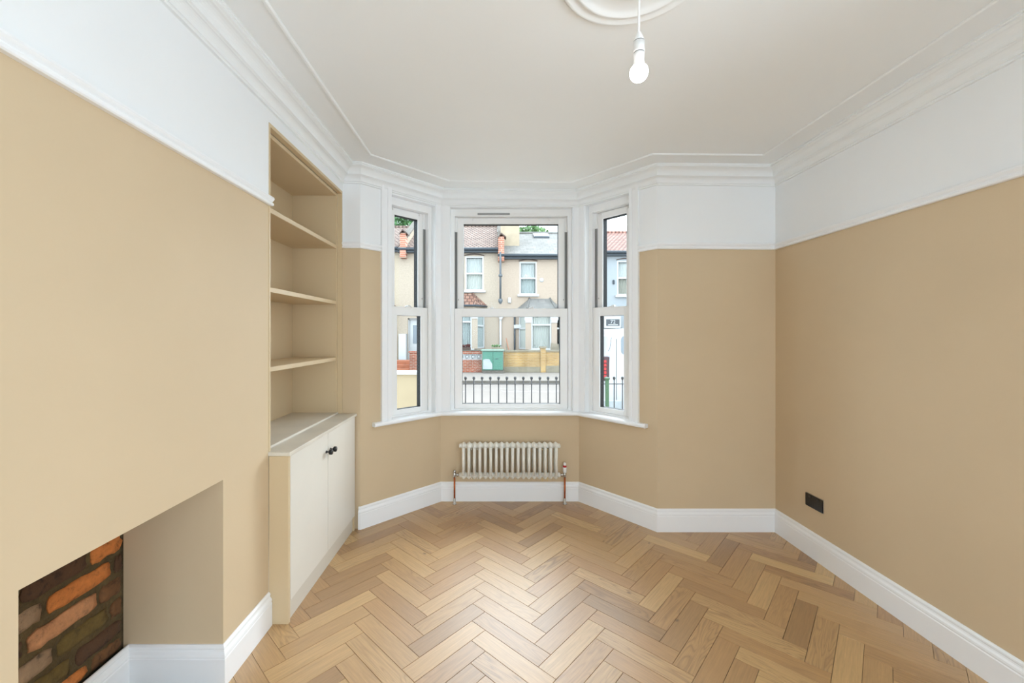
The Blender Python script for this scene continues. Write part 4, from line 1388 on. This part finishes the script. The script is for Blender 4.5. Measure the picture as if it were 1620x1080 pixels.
bmesh.ops.recalc_face_normals(bm, faces=bm.faces)
eds = [e for e in bm.edges if abs(e.verts[0].co.y - e.verts[1].co.y) < 1e-4 and min(v.co.z for v in e.verts) > .15 and all(v in vts[0] + vts[1] for v in e.verts) and max(v.co.z for v in e.verts) > .5]
bmesh.ops.bevel(bm, geom=eds, offset=.07, segments=3, affect='EDGES')
bm.verts.index_update()
vb_ = MB().add([v.co[:] for v in bm.verts], [[v.index for v in f.verts] for f in bm.faces]); bm.free()
body = vb_.build('body', 'van_white', vn)
MB().bbox(2.18, 2.62, vy0 - .02, vy1 + .02, -.12, .12, .03).build('bumper', 'bare_metal', vn)
MB().bbox(2.50, 2.51, vy0 - .006, vy0 + .01, -.1, 1.35, .002).build('door_seam', 'van_trim', body)
MB().bbox(2.66, 5.1, vy0 - .015, vy0 + .01, .38, .44, .008).build('side_rib', 'van_white', body)
MB().prism(rrect(2.60, 3.7, 1.02, 1.42, .09), vy0 - .012, vy0 + .002, axes='xz').build('side_window', 'van_glass', body)
MB().prism(rrect(4.1, 5.0, .95, 1.40, .06), vy0 - .012, vy0 + .002, axes='xz').build('side_window', 'van_glass', body)
tl = MB().bbox(2.235, 2.36, vy0 - .02, vy0 + .10, .50, .99, .02).build('tail_light', 'tail_dark', vn)
for k in range(5):
    MB().bbox(2.228, 2.30, vy0 - .026, vy0 + .08, .56 + .075 * k, .62 + .075 * k, .008).build('lens', 'tail_red', tl)
for y in (vy0 + .12, vy1 - .12):
    for x in (3.05, 5.75):
        w = MB(); w.lathe([(0, y - .10), (.20, y - .10), (.22, y - .09), (.31, y - .09), (.33, y - .06), (.33, y + .06), (.31, y + .09), (0, y + .09)], (x, 0, -.09), 28, axis='y'); wo = w.build('wheel', 'tyre', vn)
        w = MB(); w.lathe([(0, y - .115), (.06, y - .115), (.19, y - .105), (.20, y - .09), (0, y - .09)], (x, 0, -.09), 20, axis='y'); w.build('wheel_trim', 'bare_metal', wo)
MB().box(2.5, 6.3, vy0 + .15, vy1 - .15, -.15, .0).build('underbody', 'tyre', vn)
MB().tube([(2.40, vy0 - .01, 1.38), (2.36, vy0 - .03, 1.15), (2.33, vy0 - .02, 1.10)], .005, 8).build('rear_hinge', 'van_trim', vn)

# trees beyond the roofs
def tree(x, y, zc_, r, m, label, seed):
    t = empty('garden_tree', (x, y, GZ)); tag(t, label, 'tree', 'trees beyond the terrace')
    MB().tube([(x, y, GZ), (x + .1, y, zc_ * .5), (x - .1, y, zc_)], [.3, .24, .12], 10).build('trunk', 'bark', t)
    rnd = random.Random(seed)
    for k in range(5):
        a = rnd.uniform(0, 6.28); MB().tube([(x, y, zc_ * .6), (x + math.cos(a) * r * .6, y + math.sin(a) * r * .6, zc_ + rnd.uniform(-.2, .5) * r)], [.1, .03], 6).build('branch', 'bark', t)
    o = leaf_blob(5200, (x, y, zc_), (r * 1.25, r, r), m, seed, .17, t, 'crown'); o['kind'] = 'stuff'
tree(-7.2, 31, 8.9, 2.7, 'leaf', 'large leafy green tree rising behind the cream house with dark bay', 11)
tree(-1.6, 33.5, 8.2, 2.0, 'leaf', 'green tree top behind the brown tiled roof', 12)
tree(3.0, 33, 8.4, 1.7, 'leaf_light', 'light green tree behind the slate roof', 13)
